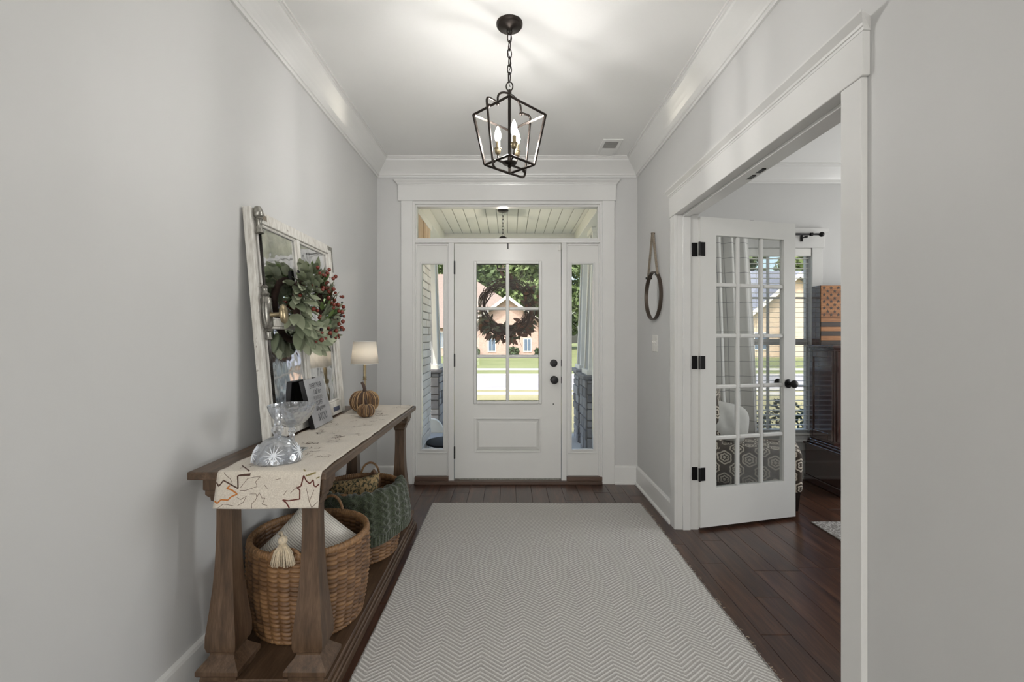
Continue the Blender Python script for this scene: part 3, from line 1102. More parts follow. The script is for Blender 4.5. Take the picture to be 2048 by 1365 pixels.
# ------------------------------------------------------------------ office window: window_4
w4 = thing('window_4', ((WX0 + WX1) / 2, OY1, WZ0), 'white double-hung office window', kind='structure')
mb = MB()
for (a, b, c, d) in ((WX0, WX0 + 0.035, WZ0, WZ1), (WX1 - 0.016, WX1, WZ0, WZ1), (WX0 + 0.035, WX1 - 0.016, WZ0, WZ0 + 0.05), (WX0 + 0.035, WX1 - 0.016, WZ1 - 0.05, WZ1), (WX0 + 0.035, WX1 - 0.016, 1.19, 1.25)):
    mb.box(a, b, OY1 + 0.045, OY1 + 0.085, c, d)
mb.build('window_frame', M['trim'], w4, bevel=0.003)
mx = (WX0 + WX1) / 2 + 0.14
for a in (mx - 0.28, mx):
    MB().box(a - 0.009, a + 0.009, OY1 + 0.055, OY1 + 0.075, WZ0 + 0.05, WZ1 - 0.05).build('muntin', M['trim'], w4)
for z in (0.82, 1.62):
    MB().box(WX0 + 0.035, WX1 - 0.016, OY1 + 0.0555, OY1 + 0.0745, z - 0.009, z + 0.009).build('muntin', M['trim'], w4)
box('pane', M['glass'], w4, WX0 + 0.035, WX1 - 0.016, OY1 + 0.063, OY1 + 0.067, WZ0 + 0.05, 1.19)
box('pane', M['glass'], w4, WX0 + 0.035, WX1 - 0.016, OY1 + 0.063, OY1 + 0.067, 1.25, WZ1 - 0.05)
mb = MB()
mb.box(WX0 - 0.09, WX0, OY1 - 0.018, OY1, WZ0 - 0.03, WZ1)
mb.box(WX1, WX1 + 0.09, OY1 - 0.018, OY1, WZ0 - 0.03, WZ1)
mb.box(WX0 - 0.11, WX1 + 0.11, OY1 - 0.022, OY1, WZ1, WZ1 + 0.13)
mb.box(WX0 - 0.13, WX1 + 0.13, OY1 - 0.05, OY1, WZ1 + 0.13, WZ1 + 0.17)
mb.box(WX0 - 0.09, WX1 + 0.09, OY1 - 0.016, OY1, WZ0 - 0.13, WZ0 - 0.05)
mb.box(WX0 - 0.12, WX1 + 0.12, OY1 - 0.045, OY1, WZ0 - 0.05, WZ0 - 0.03)
mb.build('window_casing', M['trim'], w4, bevel=0.003)
# blinds
bl = thing('window_blind', ((WX0 + WX1) / 2, OY1 + 0.02, WZ0), 'white horizontal slat blind hanging in the office window', 'blind')
box('head_rail', M['blind'], bl, WX0 + 0.005, WX1 - 0.005, OY1 - 0.012, OY1 + 0.04, WZ1 - 0.07, WZ1 - 0.002, bevel=0.003)
box('bottom_rail', M['blind'], bl, WX0 + 0.01, WX1 - 0.01, OY1 + 0.0, OY1 + 0.04, WZ0 + 0.003, WZ0 + 0.022, bevel=0.003)
sl = None
nsl = 36
for k in range(nsl):
    z = WZ0 + 0.05 + k * (WZ1 - 0.09 - WZ0 - 0.05) / (nsl - 1)
    if sl is None:
        mb = MB()
        mb.loft([[(xx, -0.021, -0.0012), (xx, 0.0, 0.0), (xx, 0.021, -0.0012), (xx, 0.021, 0.0008), (xx, 0.0, 0.002), (xx, -0.021, 0.0008)] for xx in (-(WX1 - WX0) / 2 + 0.012, (WX1 - WX0) / 2 - 0.012)])
        me_o = mb.build('slat', M['blind'], None, origin=(0, 0, 0))
        sl = me_o.data
        bpy.data.objects.remove(me_o)
    o = bpy.data.objects.new('slat', sl); col.objects.link(o); o.parent = bl
    o.location = Vector(((WX0 + WX1) / 2, OY1 + 0.022, z)) - ORG[bl.name]
for a in (WX0 + 0.15, (WX0 + WX1) / 2, WX1 - 0.15):
    MB().tube([(a, OY1 + 0.0, WZ0 + 0.02), (a, OY1 + 0.0, WZ1 - 0.05)], 0.0012, 5).build('ladder_cord', M['blind'], bl)
# curtain rod
cr = thing('curtain_rod', (2.1, OY1 - 0.09, 2.16), 'black curtain rod with ball finial above the office window', 'curtain rod')
RY = OY1 - 0.09
MB().tube([(1.45, RY, 2.165), (2.72, RY, 2.165)], 0.0095, 12).build('rod', M['black'], cr, smooth=True)
for xx in (1.44, 2.735):
    MB().sphere((xx, RY, 2.165), 0.022).build('finial', M['black'], cr, smooth=True)
MB().tube([(2.635, RY, 2.165), (2.655, RY, 2.165)], 0.015, 12).build('collar', M['black'], cr, smooth=40)
for xx in (1.56, 2.60):
    MB().box(xx - 0.007, xx + 0.007, RY, OY1 - 0.022, 2.14, 2.15).box(xx - 0.010, xx + 0.010, OY1 - 0.03, OY1 - 0.022, 2.115, 2.17).box(xx - 0.006, xx + 0.006, RY - 0.012, RY + 0.012, 2.135, 2.152).build('bracket', M['black'], cr)

def grid_mesh(name, fn, nu, nv, mat, parent=None, origin=(0, 0, 0), uvfn=None, smooth=True, thick=0.0, attr=None, **kw):
    origin = Vector(origin)
    vs, fs = [], []
    for j in range(nv + 1):
        for i in range(nu + 1):
            vs.append(tuple(Vector(fn(i / nu, j / nv)) - origin))
    for j in range(nv):
        for i in range(nu):
            a = j * (nu + 1) + i
            fs.append((a, a + 1, a + nu + 2, a + nu + 1))
    me = bpy.data.meshes.new(name)
    me.from_pydata(vs, [], fs)
    if uvfn:
        uvl = me.uv_layers.new(name='UVMap')
        for p in me.polygons:
            for li in p.loop_indices:
                vi = me.loops[li].vertex_index
                i, j = vi % (nu + 1), vi // (nu + 1)
                uvl.data[li].uv = uvfn(i / nu, j / nv)
    if smooth:
        for p in me.polygons:
            p.use_smooth = True
    me.materials.append(mat)
    o = link_mesh(name, me, parent, origin)
    if thick:
        md = o.modifiers.new('thickness', 'SOLIDIFY')
        md.thickness = thick
        md.offset = 0
    return tag(o, **kw)

# curtain panel
def curt(u, v):
    z = 2.175 - v * 2.15
    spread = 0.60 + 0.10 * v
    xx = 1.50 + spread * u + 0.02 * math.sin(3 * v)
    amp = 0.020 + 0.018 * v
    yy = RY + amp * math.sin(u * 2 * PI * 5.2 + 0.6 * math.sin(4 * v)) + 0.006 * math.sin(u * 41 + v * 5) + 0.012
    return (xx, yy, z)
cu = thing('curtain', (1.85, RY, 0.02), 'white windowpane-check curtain gathered on the black rod', 'curtain')
grid_mesh('curtain_panel', curt, 140, 60, M['curtain'], cu, (1.85, RY, 0.02), lambda u, v: (u * 0.95, v * 2.15), thick=0.003)

# ------------------------------------------------------------------ console table
TX0, TX1, TY0, TY1, TZ = -1.10, -0.625, 1.567, 3.077, 0.805
ct = thing('console_table', ((TX0 + TX1) / 2, (TY0 + TY1) / 2, 0), 'brown wooden console table with flared legs along the wall', 'table')
mb = MB().box(TX0, TX1, TY0, TY1, TZ - 0.028, TZ)
mb.build('tabletop', M['tablewood_y'], ct, bevel=0.004, bseg=2)
mb = MB()
mb.box(-1.045, -0.680, TY0 + 0.045, TY1 - 0.045, TZ - 0.070, TZ - 0.028)
mb.build('apron', M['tablewood_y'], ct, bevel=0.003)
mb = MB()
mb.box(-1.095, -0.615, TY0 + 0.02, TY1 - 0.02, 0.0, 0.036)
mb.box(-1.09, -0.622, TY0 + 0.028, TY1 - 0.028, 0.036, 0.052)
mb.box(-1.085, -0.632, TY0 + 0.036, TY1 - 0.036, 0.052, 0.070)
mb.build('bottom_shelf', M['tablewood_y'], ct, bevel=0.004)
LEGP = [(0.070, 0.062), (0.088, 0.062), (0.088, 0.070), (0.094, 0.074), (0.108, 0.074), (0.116, 0.068), (0.138, 0.048), (0.147, 0.042), (0.153, 0.042), (0.160, 0.049),
        (0.178, 0.0535), (0.215, 0.053), (0.26, 0.048), (0.32, 0.042), (0.38, 0.0365), (0.45, 0.032), (0.52, 0.0295), (0.60, 0.028), (0.665, 0.028),
        (0.672, 0.034), (0.684, 0.034), (0.690, 0.040), (0.700, 0.041), (0.708, 0.048), (0.715, 0.052), (0.735, 0.052), (0.735, 0.052)]
def leg(cx, cy):
    mb = MB()
    mb.loft([[(cx - h, cy - h, z), (cx + h, cy - h, z), (cx + h, cy + h, z), (cx - h, cy + h, z)] for z, h in LEGP])
    return mb.build('leg', M['tablewood'], ct, smooth=28, bevel=0.0)
for cx in (-1.012, -0.708):
    for cy in (1.660, 2.985):
        leg(cx, cy)
        MB().box(cx - 0.058, cx + 0.058, cy - 0.058, cy + 0.058, 0.730, 0.777).build('leg_capital', M['tablewood'], ct, bevel=0.003)

# table runner
RX0, RX1 = -0.992, -0.640
ZR = TZ + 0.0025
DROP = 0.112
YF = TY0 - 0.004
RTOT = DROP + (3.074 - YF)
def runner_pt(u, s, lift=0.0):
    """u across 0..1, s metres along from the front hem"""
    flare = 0.012 * max(0, (DROP - s) / DROP)
    xw_ = RX0 - flare * 1.0 + (RX1 - RX0 + flare * 0.3) * u
    if s > DROP:
        yy = YF + (s - DROP)
        fold = 0.002 * math.sin(yy * 9.0 + u)
        xw_ += fold * (1 if u > 0.5 else -0.6)
        zz = ZR + 0.0018 + 0.0020 * math.sin(yy * 38 + 3 * math.sin(u * 3)) * (0.4 + 0.6 * math.sin(yy * 5) ** 2)
        r = 0.012
        if s - DROP < r:
            a = (s - DROP) / r * PI / 2
            yy = YF + 0.010 - 0.010 * math.cos(a) + (s - DROP) * 0.2
            zz = ZR - 0.010 + 0.011 * math.sin(a)
        return (xw_, yy, zz + lift)
    wave = 0.004 * math.sin(u * 5.0) * (DROP - s) / DROP
    return (xw_, YF - 0.002 - 0.02 * ((DROP - s) / DROP) ** 2 * 0.3 - wave - lift, ZR - 0.010 - (DROP - s))
rn = thing('table_runner', (-0.816, YF, TZ), 'beige linen table runner printed with maple leaf outlines', 'table runner')
grid_mesh('runner_cloth', lambda u, v: runner_pt(u, v * RTOT), 24, 260, M['linen'], rn, (-0.816, YF, TZ), thick=0.0012)
def stroke(name, pts, w, mat):
    mb = MB()
    for (a, b) in zip(pts[:-1], pts[1:]):
        n = max(1, int(math.hypot((b[0] - a[0]) * 0.35, b[1] - a[1]) / 0.012))
        L3, R3 = [], []
        for i in range(n + 1):
            t = i / n
            u = a[0] + (b[0] - a[0]) * t; s = a[1] + (b[1] - a[1]) * t
            du, ds = (b[0] - a[0]) * 0.35, b[1] - a[1]
            ln = math.hypot(du, ds) or 1
            pu, ps = -ds / ln * w / 0.35, du / ln * w
            e = 0.3 * w
            L3.append(runner_pt(min(1, max(0, u + pu)), max(0.0, s + ps), 0.0016))
            R3.append(runner_pt(min(1, max(0, u - pu)), max(0.0, s - ps), 0.0013))
        b0 = len(mb.v)
        mb.v += L3 + R3
        m = n + 1
        for i in range(n):
            mb.f.append((b0 + i, b0 + i + 1, b0 + m + i + 1, b0 + m + i))
    return mb.build(name, mat, rn)
def drop(pts):
    return [(u, DROP * (1 - v)) if v >= 0 else (u, DROP - v * 0.22) for u, v in pts]
stroke('printed_leaf', drop([(0.005, .22), (.03, .34), (.07, .16), (.22, .40), (.2, 0.02), (.32, 0.0), (.13, -.3)]), 0.0022, M['leaf_brown'])
stroke('printed_leaf', drop([(0.01, .78), (.04, .84), (.07, .73), (.14, .74), (.16, .65), (.22, .56), (.16, .44), (.11, .4), (.14, .31)]), 0.0024, M['leaf_orange'])
stroke('printed_leaf', drop([(.73, .99), (.695, .83), (.657, .74), (.71, .77), (.817, .72), (.81, .45), (.78, .38), (.817, .34), (.836, .01), (.863, .17), (.9, .26), (.93, .14), (.94, .31), (.96, .36), (.99, .27)]), 0.0022, M['leaf_red'])
stroke('printed_leaf', drop([(.80, -.1), (.86, .02), (.94, -.02), (.96, .10), (.99, .05)]), 0.0018, M['leaf_green'])
for pts in ([(.94, .99), (.91, .8), (.87, .4)], [(.91, .8), (.945, .45)], [(.94, .98), (.99, .8)], [(.05, .98), (.10, .86), (.2, .9)], [(.06, -.02), (.13, .1), (.16, .25)],
            [(.24, .38), (.3, .1), (.36, .06), (.42, .05), (.38, .2), (.40, .34), (.3, .45), (.24, .46)], [(.22, .66), (.26, .72), (.31, .62), (.29, .8), (.24, .9)],
            [(.38, .98), (.37, .85), (.40, .75), (.43, .52), (.46, .68), (.49, .68), (.47, .86), (.52, .9)], [(.34, .56), (.4, .56), (.41, .66)], [(.66, .6), (.69, .45)], [(.72, .55), (.78, .35)],
            [(.56, .15), (.62, .1)], [(.5, .4), (.47, .3)]):
    stroke('printed_vein', drop(pts), 0.0007, M['leaf_thin'])
MAPLE = [(0, -1), (.05, -.45), (.45, -.55), (.38, -.35), (.9, -.05), (.75, .05), (.85, .4), (.5, .28), (.42, .4), (.3, .2), (.35, .75), (.18, .65), (0, 1.05),
         (-.18, .65), (-.35, .75), (-.3, .2), (-.42, .4), (-.5, .28), (-.85, .4), (-.75, .05), (-.9, -.05), (-.38, -.35), (-.45, -.55), (-.05, -.45), (0, -1)]
for k in range(44):
    s0 = DROP + 0.06 + k * 0.033 + R.uniform(-.02, .02)
    u0 = R.uniform(0.1, 0.9)
    sz = R.uniform(0.03, 0.055)
    a = R.uniform(0, 2 * PI)
    i0 = R.randrange(0, 10); i1 = i0 + R.randrange(9, 15)
    pts = []
    for (px, py) in MAPLE[i0:i1]:
        qx = px * math.cos(a) - py * math.sin(a); qy = px * math.sin(a) + py * math.cos(a)
        pts.append((min(.99, max(.01, u0 + qx * sz / 0.35)), min(RTOT - 0.01, s0 + qy * sz)))
    stroke('printed_leaf', pts, R.choice((0.0006, 0.0007, 0.0018)), R.choice((M['leaf_thin'], M['leaf_thin'], M['leaf_brown'])))

# ------------------------------------------------------------------ old sash mirror
SY0, SW, SH = 1.95, 0.89, 1.0137
def TS(a, c, b):   # a along the wall, c out of the face, b up the face
    return (-1.014 - 0.0858 * b + 0.996 * c, SY0 + a, 0.8125 + 0.996 * b + 0.0858 * c)
sm = thing('window_sash_mirror', (-1.03, SY0 + SW / 2, 0.81), 'old chippy white window sash mirror leaning on the wall', 'mirror')
ST = 0.034
def sbar(name, a0, a1, b0, b1, c0=-ST, c1=0.0, bev=0.002, mat='peel'):
    return MB().box(a0, a1, c0, c1, b0, b1, TS).build(name, M[mat], sm, bevel=bev)
sbar('stile', 0.0, 0.055, 0, SH); sbar('stile', SW - 0.05, SW, 0, SH)
sbar('top_rail', 0.055, SW - 0.05, SH - 0.05, SH); sbar('bottom_rail', 0.055, SW - 0.05, 0, 0.075)
mca = 0.055 + (SW - 0.105) / 2
mcb = 0.075 + (SH - 0.125) / 2
sbar('muntin', mca - 0.016, mca + 0.016, 0.075, SH - 0.05, -ST, -0.004)
sbar('muntin', 0.055, mca - 0.016, mcb - 0.014, mcb + 0.014, -ST, -0.004)
sbar('muntin', mca + 0.016, SW - 0.05, mcb - 0.014, mcb + 0.014, -ST, -0.004)
for (a0, a1) in ((0.055, mca - 0.016), (mca + 0.016, SW - 0.05)):
    for (b0, b1) in ((0.075, mcb - 0.014), (mcb + 0.014, SH - 0.05)):
        MB().box(a0, a1, -0.026, -0.020, b0, b1, TS).build('mirror_pane', M['mirror_old'], sm)
        mb = MB()
        w = 0.012
        for (p, q, r_, s_) in ((a0, a0 + w, b0, b1), (a1 - w, a1, b0, b1), (a0 + w, a1 - w, b0, b0 + w), (a0 + w, a1 - w, b1 - w, b1)):
            mb.box(p, q, -0.021, -0.010, r_, s_, TS)
        mb.build('glazing_bead', M['peel'], sm, bevel=0.003)
MB().box(0.71, 0.80, 0.0, 0.0015, 0.02, 0.045, TS).build('blue_label', M['bluetape'], sm)
MB().box(SW - 0.06, SW + 0.002, 0.0, 0.002, SH - 0.028, SH - 0.006, TS).box(SW - 0.012, SW + 0.002, 0.0, 0.002, SH - 0.16, SH - 0.028, TS).build('corner_strap', M['silver'], sm)
MB().box(0.06, 0.13, 0.0, 0.0015, SH - 0.035, SH - 0.012, TS).build('paper_scrap', M['leather'], sm)
# cremone bolt
cb = thing('cremone_tmp', (0, 0, 0)); bpy.data.objects.remove(cb)
ra = 0.032
def rod(b0, b1, r=0.0062):
    return MB().tube([TS(ra, 0.016, b0), TS(ra, 0.016, b1)], r, 10)
rod(0.02, SH - 0.10).build('bolt_rod', M['darkrod'], sm, smooth=True)
def Tl(b, r0):
    return [TS(ra + r0 * math.cos(2 * PI * j / 12), 0.016 + r0 * math.sin(2 * PI * j / 12), b) for j in range(12)]
def turned(prof, name, mat='silver'):
    mb = MB().loft([Tl(b, r_) for b, r_ in prof])
    return mb.build(name, M[mat], sm, smooth=50)
turned([(SH - 0.115, 0.008), (SH - 0.11, 0.018), (SH - 0.10, 0.014), (SH - 0.085, 0.011), (SH - 0.06, 0.012), (SH - 0.05, 0.018), (SH - 0.045, 0.012), (SH - 0.035, 0.022), (SH - 0.015, 0.020), (SH + 0.004, 0.012)], 'bolt_cap')
turned([(0.44, 0.008), (0.445, 0.015), (0.455, 0.011), (0.475, 0.012), (0.48, 0.019), (0.49, 0.013), (0.50, 0.022), (0.56, 0.024), (0.62, 0.022), (0.63, 0.013), (0.64, 0.019), (0.65, 0.011), (0.665, 0.012), (0.67, 0.016), (0.68, 0.007)], 'bolt_case')
turned([(0.02, 0.012), (0.035, 0.016), (0.045, 0.009)], 'bolt_foot', 'darkrod')
for sgn in (-1, 1):
    MB().tube([TS(ra + sgn * (0.020 + 0.016 * math.sin(PI * t / 10)), 0.020, 0.49 + 0.14 * t / 10) for t in range(11)], 0.004, 8).build('case_scroll', M['silver'], sm, smooth=True)
kb = 0.548
def Kn(c, ra_, rb_):
    return [TS(ra + ra_ * math.cos(2 * PI * j / 20), 0.016 + c, kb + rb_ * math.sin(2 * PI * j / 20)) for j in range(20)]
MB().loft([Kn(0.010, 0.012, 0.012), Kn(0.02, 0.014, 0.014), Kn(0.03, 0.009, 0.009), Kn(0.055, 0.010, 0.010), Kn(0.062, 0.013, 0.02), Kn(0.066, 0.026, 0.040), Kn(0.075, 0.028, 0.043), Kn(0.083, 0.022, 0.034), Kn(0.086, 0.006, 0.010)]).build('bolt_knob', M['brass'], sm, smooth=50)

# ------------------------------------------------------------------ leaf meshes
def leaf_mesh(name, length, width, mat, fold=0.25, curl=0.15, tip=1.0):
    vs, fs = [], []
    n = 7
    for i in range(n + 1):
        t = i / n
        w = width * 0.5 * max(0.03, math.sin(PI * min(1, 0.04 + 0.96 * t ** 0.85)) ** 0.75)
        zc = curl * length * t * t
        for k, sx in enumerate((-1, -0.5, 0, 0.5, 1)):
            vs.append((sx * w, t * length, zc + abs(sx) * w * fold))
    for i in range(n):
        for k in range(4):
            a = i * 5 + k
            fs.append((a, a + 1, a + 6, a + 5))
    me = bpy.data.meshes.new(name)
    me.from_pydata(vs, [], fs)
    for p in me.polygons:
        p.use_smooth = True
    me.materials.append(mat)
    return me
def sphere_mesh(name, r, mat, seg=10, rings=7):
    mb = MB().sphere((0, 0, 0), r, seg, rings)
    o = mb.build(name, mat, None, smooth=True)
    me = o.data
    bpy.data.objects.remove(o)
    return me
def place(name, me, parent, pos, ydir, up, scale):
    y = Vector(ydir).normalized()
    x = y.cross(Vector(up))
    if x.length < 1e-4:
        x = y.cross(Vector((1, 0, 0.3)))
    x.normalize()
    z = x.cross(y)
    s = scale
    o = bpy.data.objects.new(name, me)
    col.objects.link(o)
    o.parent = parent
    p = Vector(pos) - ORG[parent.name]
    o.matrix_local = Matrix(((x.x * s, y.x * s, z.x * s, p.x), (x.y * s, y.y * s, z.y * s, p.y), (x.z * s, y.z * s, z.z * s, p.z), (0, 0, 0, 1)))
    return o

# ------------------------------------------------------------------ berry wreath on the sash
WC = TS(0.43, 0.0, 0.60)   # on the face of the sash
wr_o = thing('berry_wreath', WC, 'sage leaf wreath with russet berries hung on the sash mirror', 'wreath')
WR = 0.155
def ringpt(a, rad, c):
    return Vector(TS(0.43 + rad * math.cos(a), c, 0.60 + rad * math.sin(a)))
MB().tube([ringpt(2 * PI * k / 40, WR, 0.032) for k in range(40)], 0.017, 8, closed=True).build('vine_ring', M['vine'], wr_o, smooth=True)
MB().box(0.405, 0.455, -0.004, 0.012, 0.75, 0.80, TS).build('hanger_ribbon', M['dark'], wr_o)
lm1 = leaf_mesh('leaf', 0.090, 0.042, M['lamb_ear'], 0.25, -0.08)
lm2 = leaf_mesh('leaf', 0.080, 0.035, M['green_leaf'], 0.25, -0.10)
nv = Vector(TS(0, 1, 0)) - Vector(TS(0, 0, 0))
for k in range(298):
    a = 2 * PI * (k + R.uniform(-.4, .4)) / 298 * 3
    psi = R.uniform(-0.25, PI + 0.25)        # around the tube of the ring, 0 = outward, pi/2 = towards the room
    e_r = (ringpt(a, 1.0, 0) - ringpt(a, 0.0, 0)).normalized()
    e_t = (ringpt(a + 0.01, 1.0, 0) - ringpt(a - 0.01, 1.0, 0)).normalized()
    out_ = e_r * math.cos(psi) + nv * math.sin(psi)
    p = ringpt(a, WR, 0.034) + out_ * R.uniform(0.012, 0.05)
    if (p - ringpt(a, WR, 0)).dot(nv) < 0.02:
        p += nv * 0.02
    d = out_ * R.uniform(0.35, 1.0) + e_t * R.uniform(0.2, 1.0) + nv * R.uniform(0.0, 0.35)
    up = out_ + nv * 0.3 + e_r * R.uniform(-.4, .4) + e_t * R.uniform(-.6, .1)
    green = p.y > WC[1] + 0.02 and R.random() < 0.55
    place('leaf', lm2 if green else lm1, wr_o, p, d, up, R.uniform(0.75, 1.15) * (0.7 if math.cos(psi) < -0.3 else 1.0))
bm1 = sphere_mesh('berry', 0.0108, M['berry_red']); bm2 = sphere_mesh('berry', 0.0085, M['berry_dark'])
for k in range(95):
    a = R.uniform(0, 2 * PI)
    if R.random() < 0.55:
        a = R.uniform(-1.2, 1.5)
    rad = WR + R.uniform(-0.05, 0.055)
    c0 = R.uniform(0.075, 0.150)
    p = ringpt(a, rad, c0)
    place('berry', bm1 if R.random() < 0.8 else bm2, wr_o, p, (0, 1, 0), (0, 0, 1), R.uniform(0.6, 1.15))
    if k % 3 == 0:
        q = ringpt(a + R.uniform(-.15, .15), WR, 0.045)
        mid = (p + q) / 2 + Vector((0, 0, 0.008))
        MB().tube([q, mid, p], 0.0014, 5).build('berry_stem', M['twig'], wr_o)

# ------------------------------------------------------------------ lamp and pumpkins
lp = (-0.928, 2.95, ZR + 0.004)
lo = thing('table_lamp', lp, 'small brass table lamp with white fabric shade', 'lamp')
def lathe_part(name, prof, c, mat, parent, seg=24, smooth=40, **kw):
    return MB().lathe(prof, c, seg, **kw).build(name, mat, parent, smooth=smooth)
lathe_part('base', [(0.055, 0), (0.055, 0.008), (0.048, 0.014), (0.02, 0.020), (0.012, 0.03)], lp, M['brass'], lo)
lathe_part('pole', [(0.0065, 0.03), (0.0065, 0.175), (0.011, 0.178), (0.0125, 0.186), (0.009, 0.190), (0.0125, 0.195), (0.010, 0.202), (0.0088, 0.205), (0.0095, 0.285), (0.006, 0.29), (0.006, 0.30)], lp, M['brass'], lo)
mb = MB().lathe([(0.086, 0.283), (0.071, 0.425)], lp, 40, caps=False)
so = mb.build('lamp_shade', M['shade'], lo, smooth=True)
md = so.modifiers.new('t', 'SOLIDIFY'); md.thickness = 0.0015
for r_, z in ((0.0862, 0.283), (0.0712, 0.425)):
    MB().tube([(lp[0] + r_ * math.cos(2 * PI * k / 40), lp[1] + r_ * math.sin(2 * PI * k / 40), lp[2] + z) for k in range(40)], 0.0014, 6, closed=True).build('shade_rim', M['trim'], lo, smooth=True)
MB().sphere((lp[0], lp[1], lp[2] + 0.35), 0.016, 12, 8, sz=1.4).build('bulb', M['lampbulb'], lo, smooth=True)

def pumpkin(c, r, h, label, n=12):
    p = thing('woven_pumpkin', c, label, 'pumpkin', 'husk pumpkins on the console table')
    prof = []
    for i in range(13):
        t = i / 12
        a = -PI / 2 + PI * t
        rr = r * (math.cos(a) ** 0.75 if math.cos(a) > 0 else 0)
        zz = h / 2 + h / 2 * math.sin(a) - (0.12 * h * math.exp(-(rr / (0.3 * r)) ** 2) if t > 0.5 else 0)
        prof.append((max(rr, 0.002), zz))
    fun = lambda a, z: 1.0 - 0.10 * (1 - abs(math.cos(n * a / 2)) ** 0.7)
    MB().lathe(prof, c, n * 8, rfun=fun).build('pumpkin_body', M['pumpkin'], p, smooth=True)
    for k in range(n):
        a = 2 * PI * k / n
        path = []
        for (rr, zz) in prof[1:]:
            path.append((c[0] + rr * 1.0 * math.cos(a), c[1] + rr * 1.0 * math.sin(a), c[2] + zz))
        MB().tube(path, R.uniform(0.0018, 0.0034) * r / 0.06, 6).build('rib_cord', R.choice((M['cord'], M['cord'], M['husk2'])), p, smooth=True)
        for da in (0.3, 0.7):
            path = [(c[0] + rr * 0.945 * math.cos(a + da * 2 * PI / n), c[1] + rr * 0.945 * math.sin(a + da * 2 * PI / n), c[2] + zz) for rr, zz in prof[1:]]
            MB().tube(path, R.uniform(0.0012, 0.0024) * r / 0.06, 5).build('rib_cord', R.choice((M['husk2'], M['stem'], M['cord'])), p, smooth=True)
        a += PI / n
        path = [(c[0] + rr * 0.915 * math.cos(a), c[1] + rr * 0.915 * math.sin(a), c[2] + zz) for rr, zz in prof[1:]]
        MB().tube(path, 0.0022 * r / 0.06, 5).build('rib_cord', M['stem'], p, smooth=True)
    zt = c[2] + h * 0.86
    MB().tube([(c[0], c[1], zt - 0.004), (c[0], c[1], zt + 0.12 * h * 2), (c[0] - 0.06 * r, c[1] - 0.05 * r, zt + 0.2 * h * 2), (c[0] - 0.18 * r, c[1] - 0.1 * r, zt + 0.27 * h * 2)], lambda t: (0.012 - 0.004 * t) * r / 0.085, 8).build('stem', M['stem'], p, smooth=True)
    return p
pumpkin((-0.882, 2.80, ZR + 0.004), 0.086, 0.128, 'larger brown husk pumpkin with curved stem in front of the lamp', 14)
pumpkin((-0.815, 2.615, ZR + 0.004), 0.0485, 0.074, 'smaller brown husk pumpkin in front of the larger one', 12)

# ------------------------------------------------------------------ sign block
def TG(a, c, b):   # a along, c out of the face, b up
    # face leans back: bottom x=-0.957, top x=-1.012 over 0.245
    th_ = math.atan2(0.058, 0.238)
    bx, bz = -math.sin(th_), math.cos(th_)
    nx, nz = math.cos(th_), math.sin(th_)
    ya = 2.262 + a * 0.998
    return (-0.955 + b * bx + c * nx - a * 0.04, ya, ZR + 0.0065 + b * bz + c * nz)
sg = thing('decor_sign', TG(0.13, 0, 0), 'grey wooden block sign lettered in dark print', 'sign')
SGW, SGH, SGT = 0.258, 0.245, 0.026
MB().box(0, SGW, -SGT, -0.001, 0, SGH, TG).build('block', M['black'], sg, bevel=0.002)
MB().box(0, SGW, -0.001, 0, 0, SGH, TG).build('face', M['sign'], sg)
def sign_text(txt, size, b, mat, shear=0.0, a_mid=0.129):
    cd = bpy.data.curves.new('t', 'FONT')
    cd.body = txt
    cd.size = size
    cd.shear = shear
    cd.align_x = 'CENTER'
    cd.offset = 0.0
    to = bpy.data.objects.new('t', cd)
    col.objects.link(to)
    bpy.context.view_layer.update()
    dg = bpy.context.evaluated_depsgraph_get()
    me = bpy.data.meshes.new_from_object(to.evaluated_get(dg))
    bpy.data.objects.remove(to)
    org = ORG[sg.name]
    for v in me.vertices:
        v.co = Vector(TG(a_mid + v.co.x * 0.9, 0.0009, b + v.co.y * 1.15)) - org
    me.materials.clear()
    me.materials.append(mat)
    return link_mesh('lettering', me, sg, org)
sign_text('EVERY YEAR', 0.032, 0.196, M['signtext'])
sign_text('I fall for', 0.034, 0.163, M['signtext'], 0.35)
sign_text('PUMPKINS', 0.028, 0.132, M['signtext_pale'])
sign_text('COFFEE', 0.028, 0.105, M['signtext'])
sign_text('falling leaves', 0.028, 0.080, M['signtext'], 0.35)
sign_text('&YOU', 0.048, 0.026, M['signtext'])

# ------------------------------------------------------------------ crystal
def scal(n, d):
    return lambda a, z: 1 + d * math.cos(n * a)
cc = (-0.868, 1.835, ZR + 0.003)
co = thing('crystal_compote', cc, 'footed clear crystal compote bowl with scalloped rim', 'bowl')
MB().lathe([(0.012, 0.095), (0.03, 0.102), (0.055, 0.120), (0.074, 0.145), (0.085, 0.172), (0.0885, 0.186), (0.085, 0.187), (0.081, 0.172), (0.068, 0.147), (0.05, 0.126), (0.027, 0.110), (0.004, 0.106)],
           cc, 72, rfun=lambda a, z: 1 + (0.012 * math.cos(24 * a) if z > 0.11 else 0)).build('bowl', M['crystal'], co, smooth=30)
MB().lathe([(0.018, 0.0125), (0.013, 0.02), (0.0105, 0.05), (0.012, 0.075), (0.016, 0.083), (0.011, 0.088), (0.012, 0.095)], cc, 8).build('stem', M['crystal'], co)
MB().frustum((cc[0], cc[1]), (0.045, 0.045), cc[2] + 0.0, (cc[0], cc[1]), (0.043, 0.043), cc[2] + 0.006).frustum((cc[0], cc[1]), (0.043, 0.043), cc[2] + 0.006, (cc[0], cc[1]), (0.016, 0.016), cc[2] + 0.0125).build('foot', M['crystal'], co)
bc = (-0.852, 1.690, ZR + 0.003)
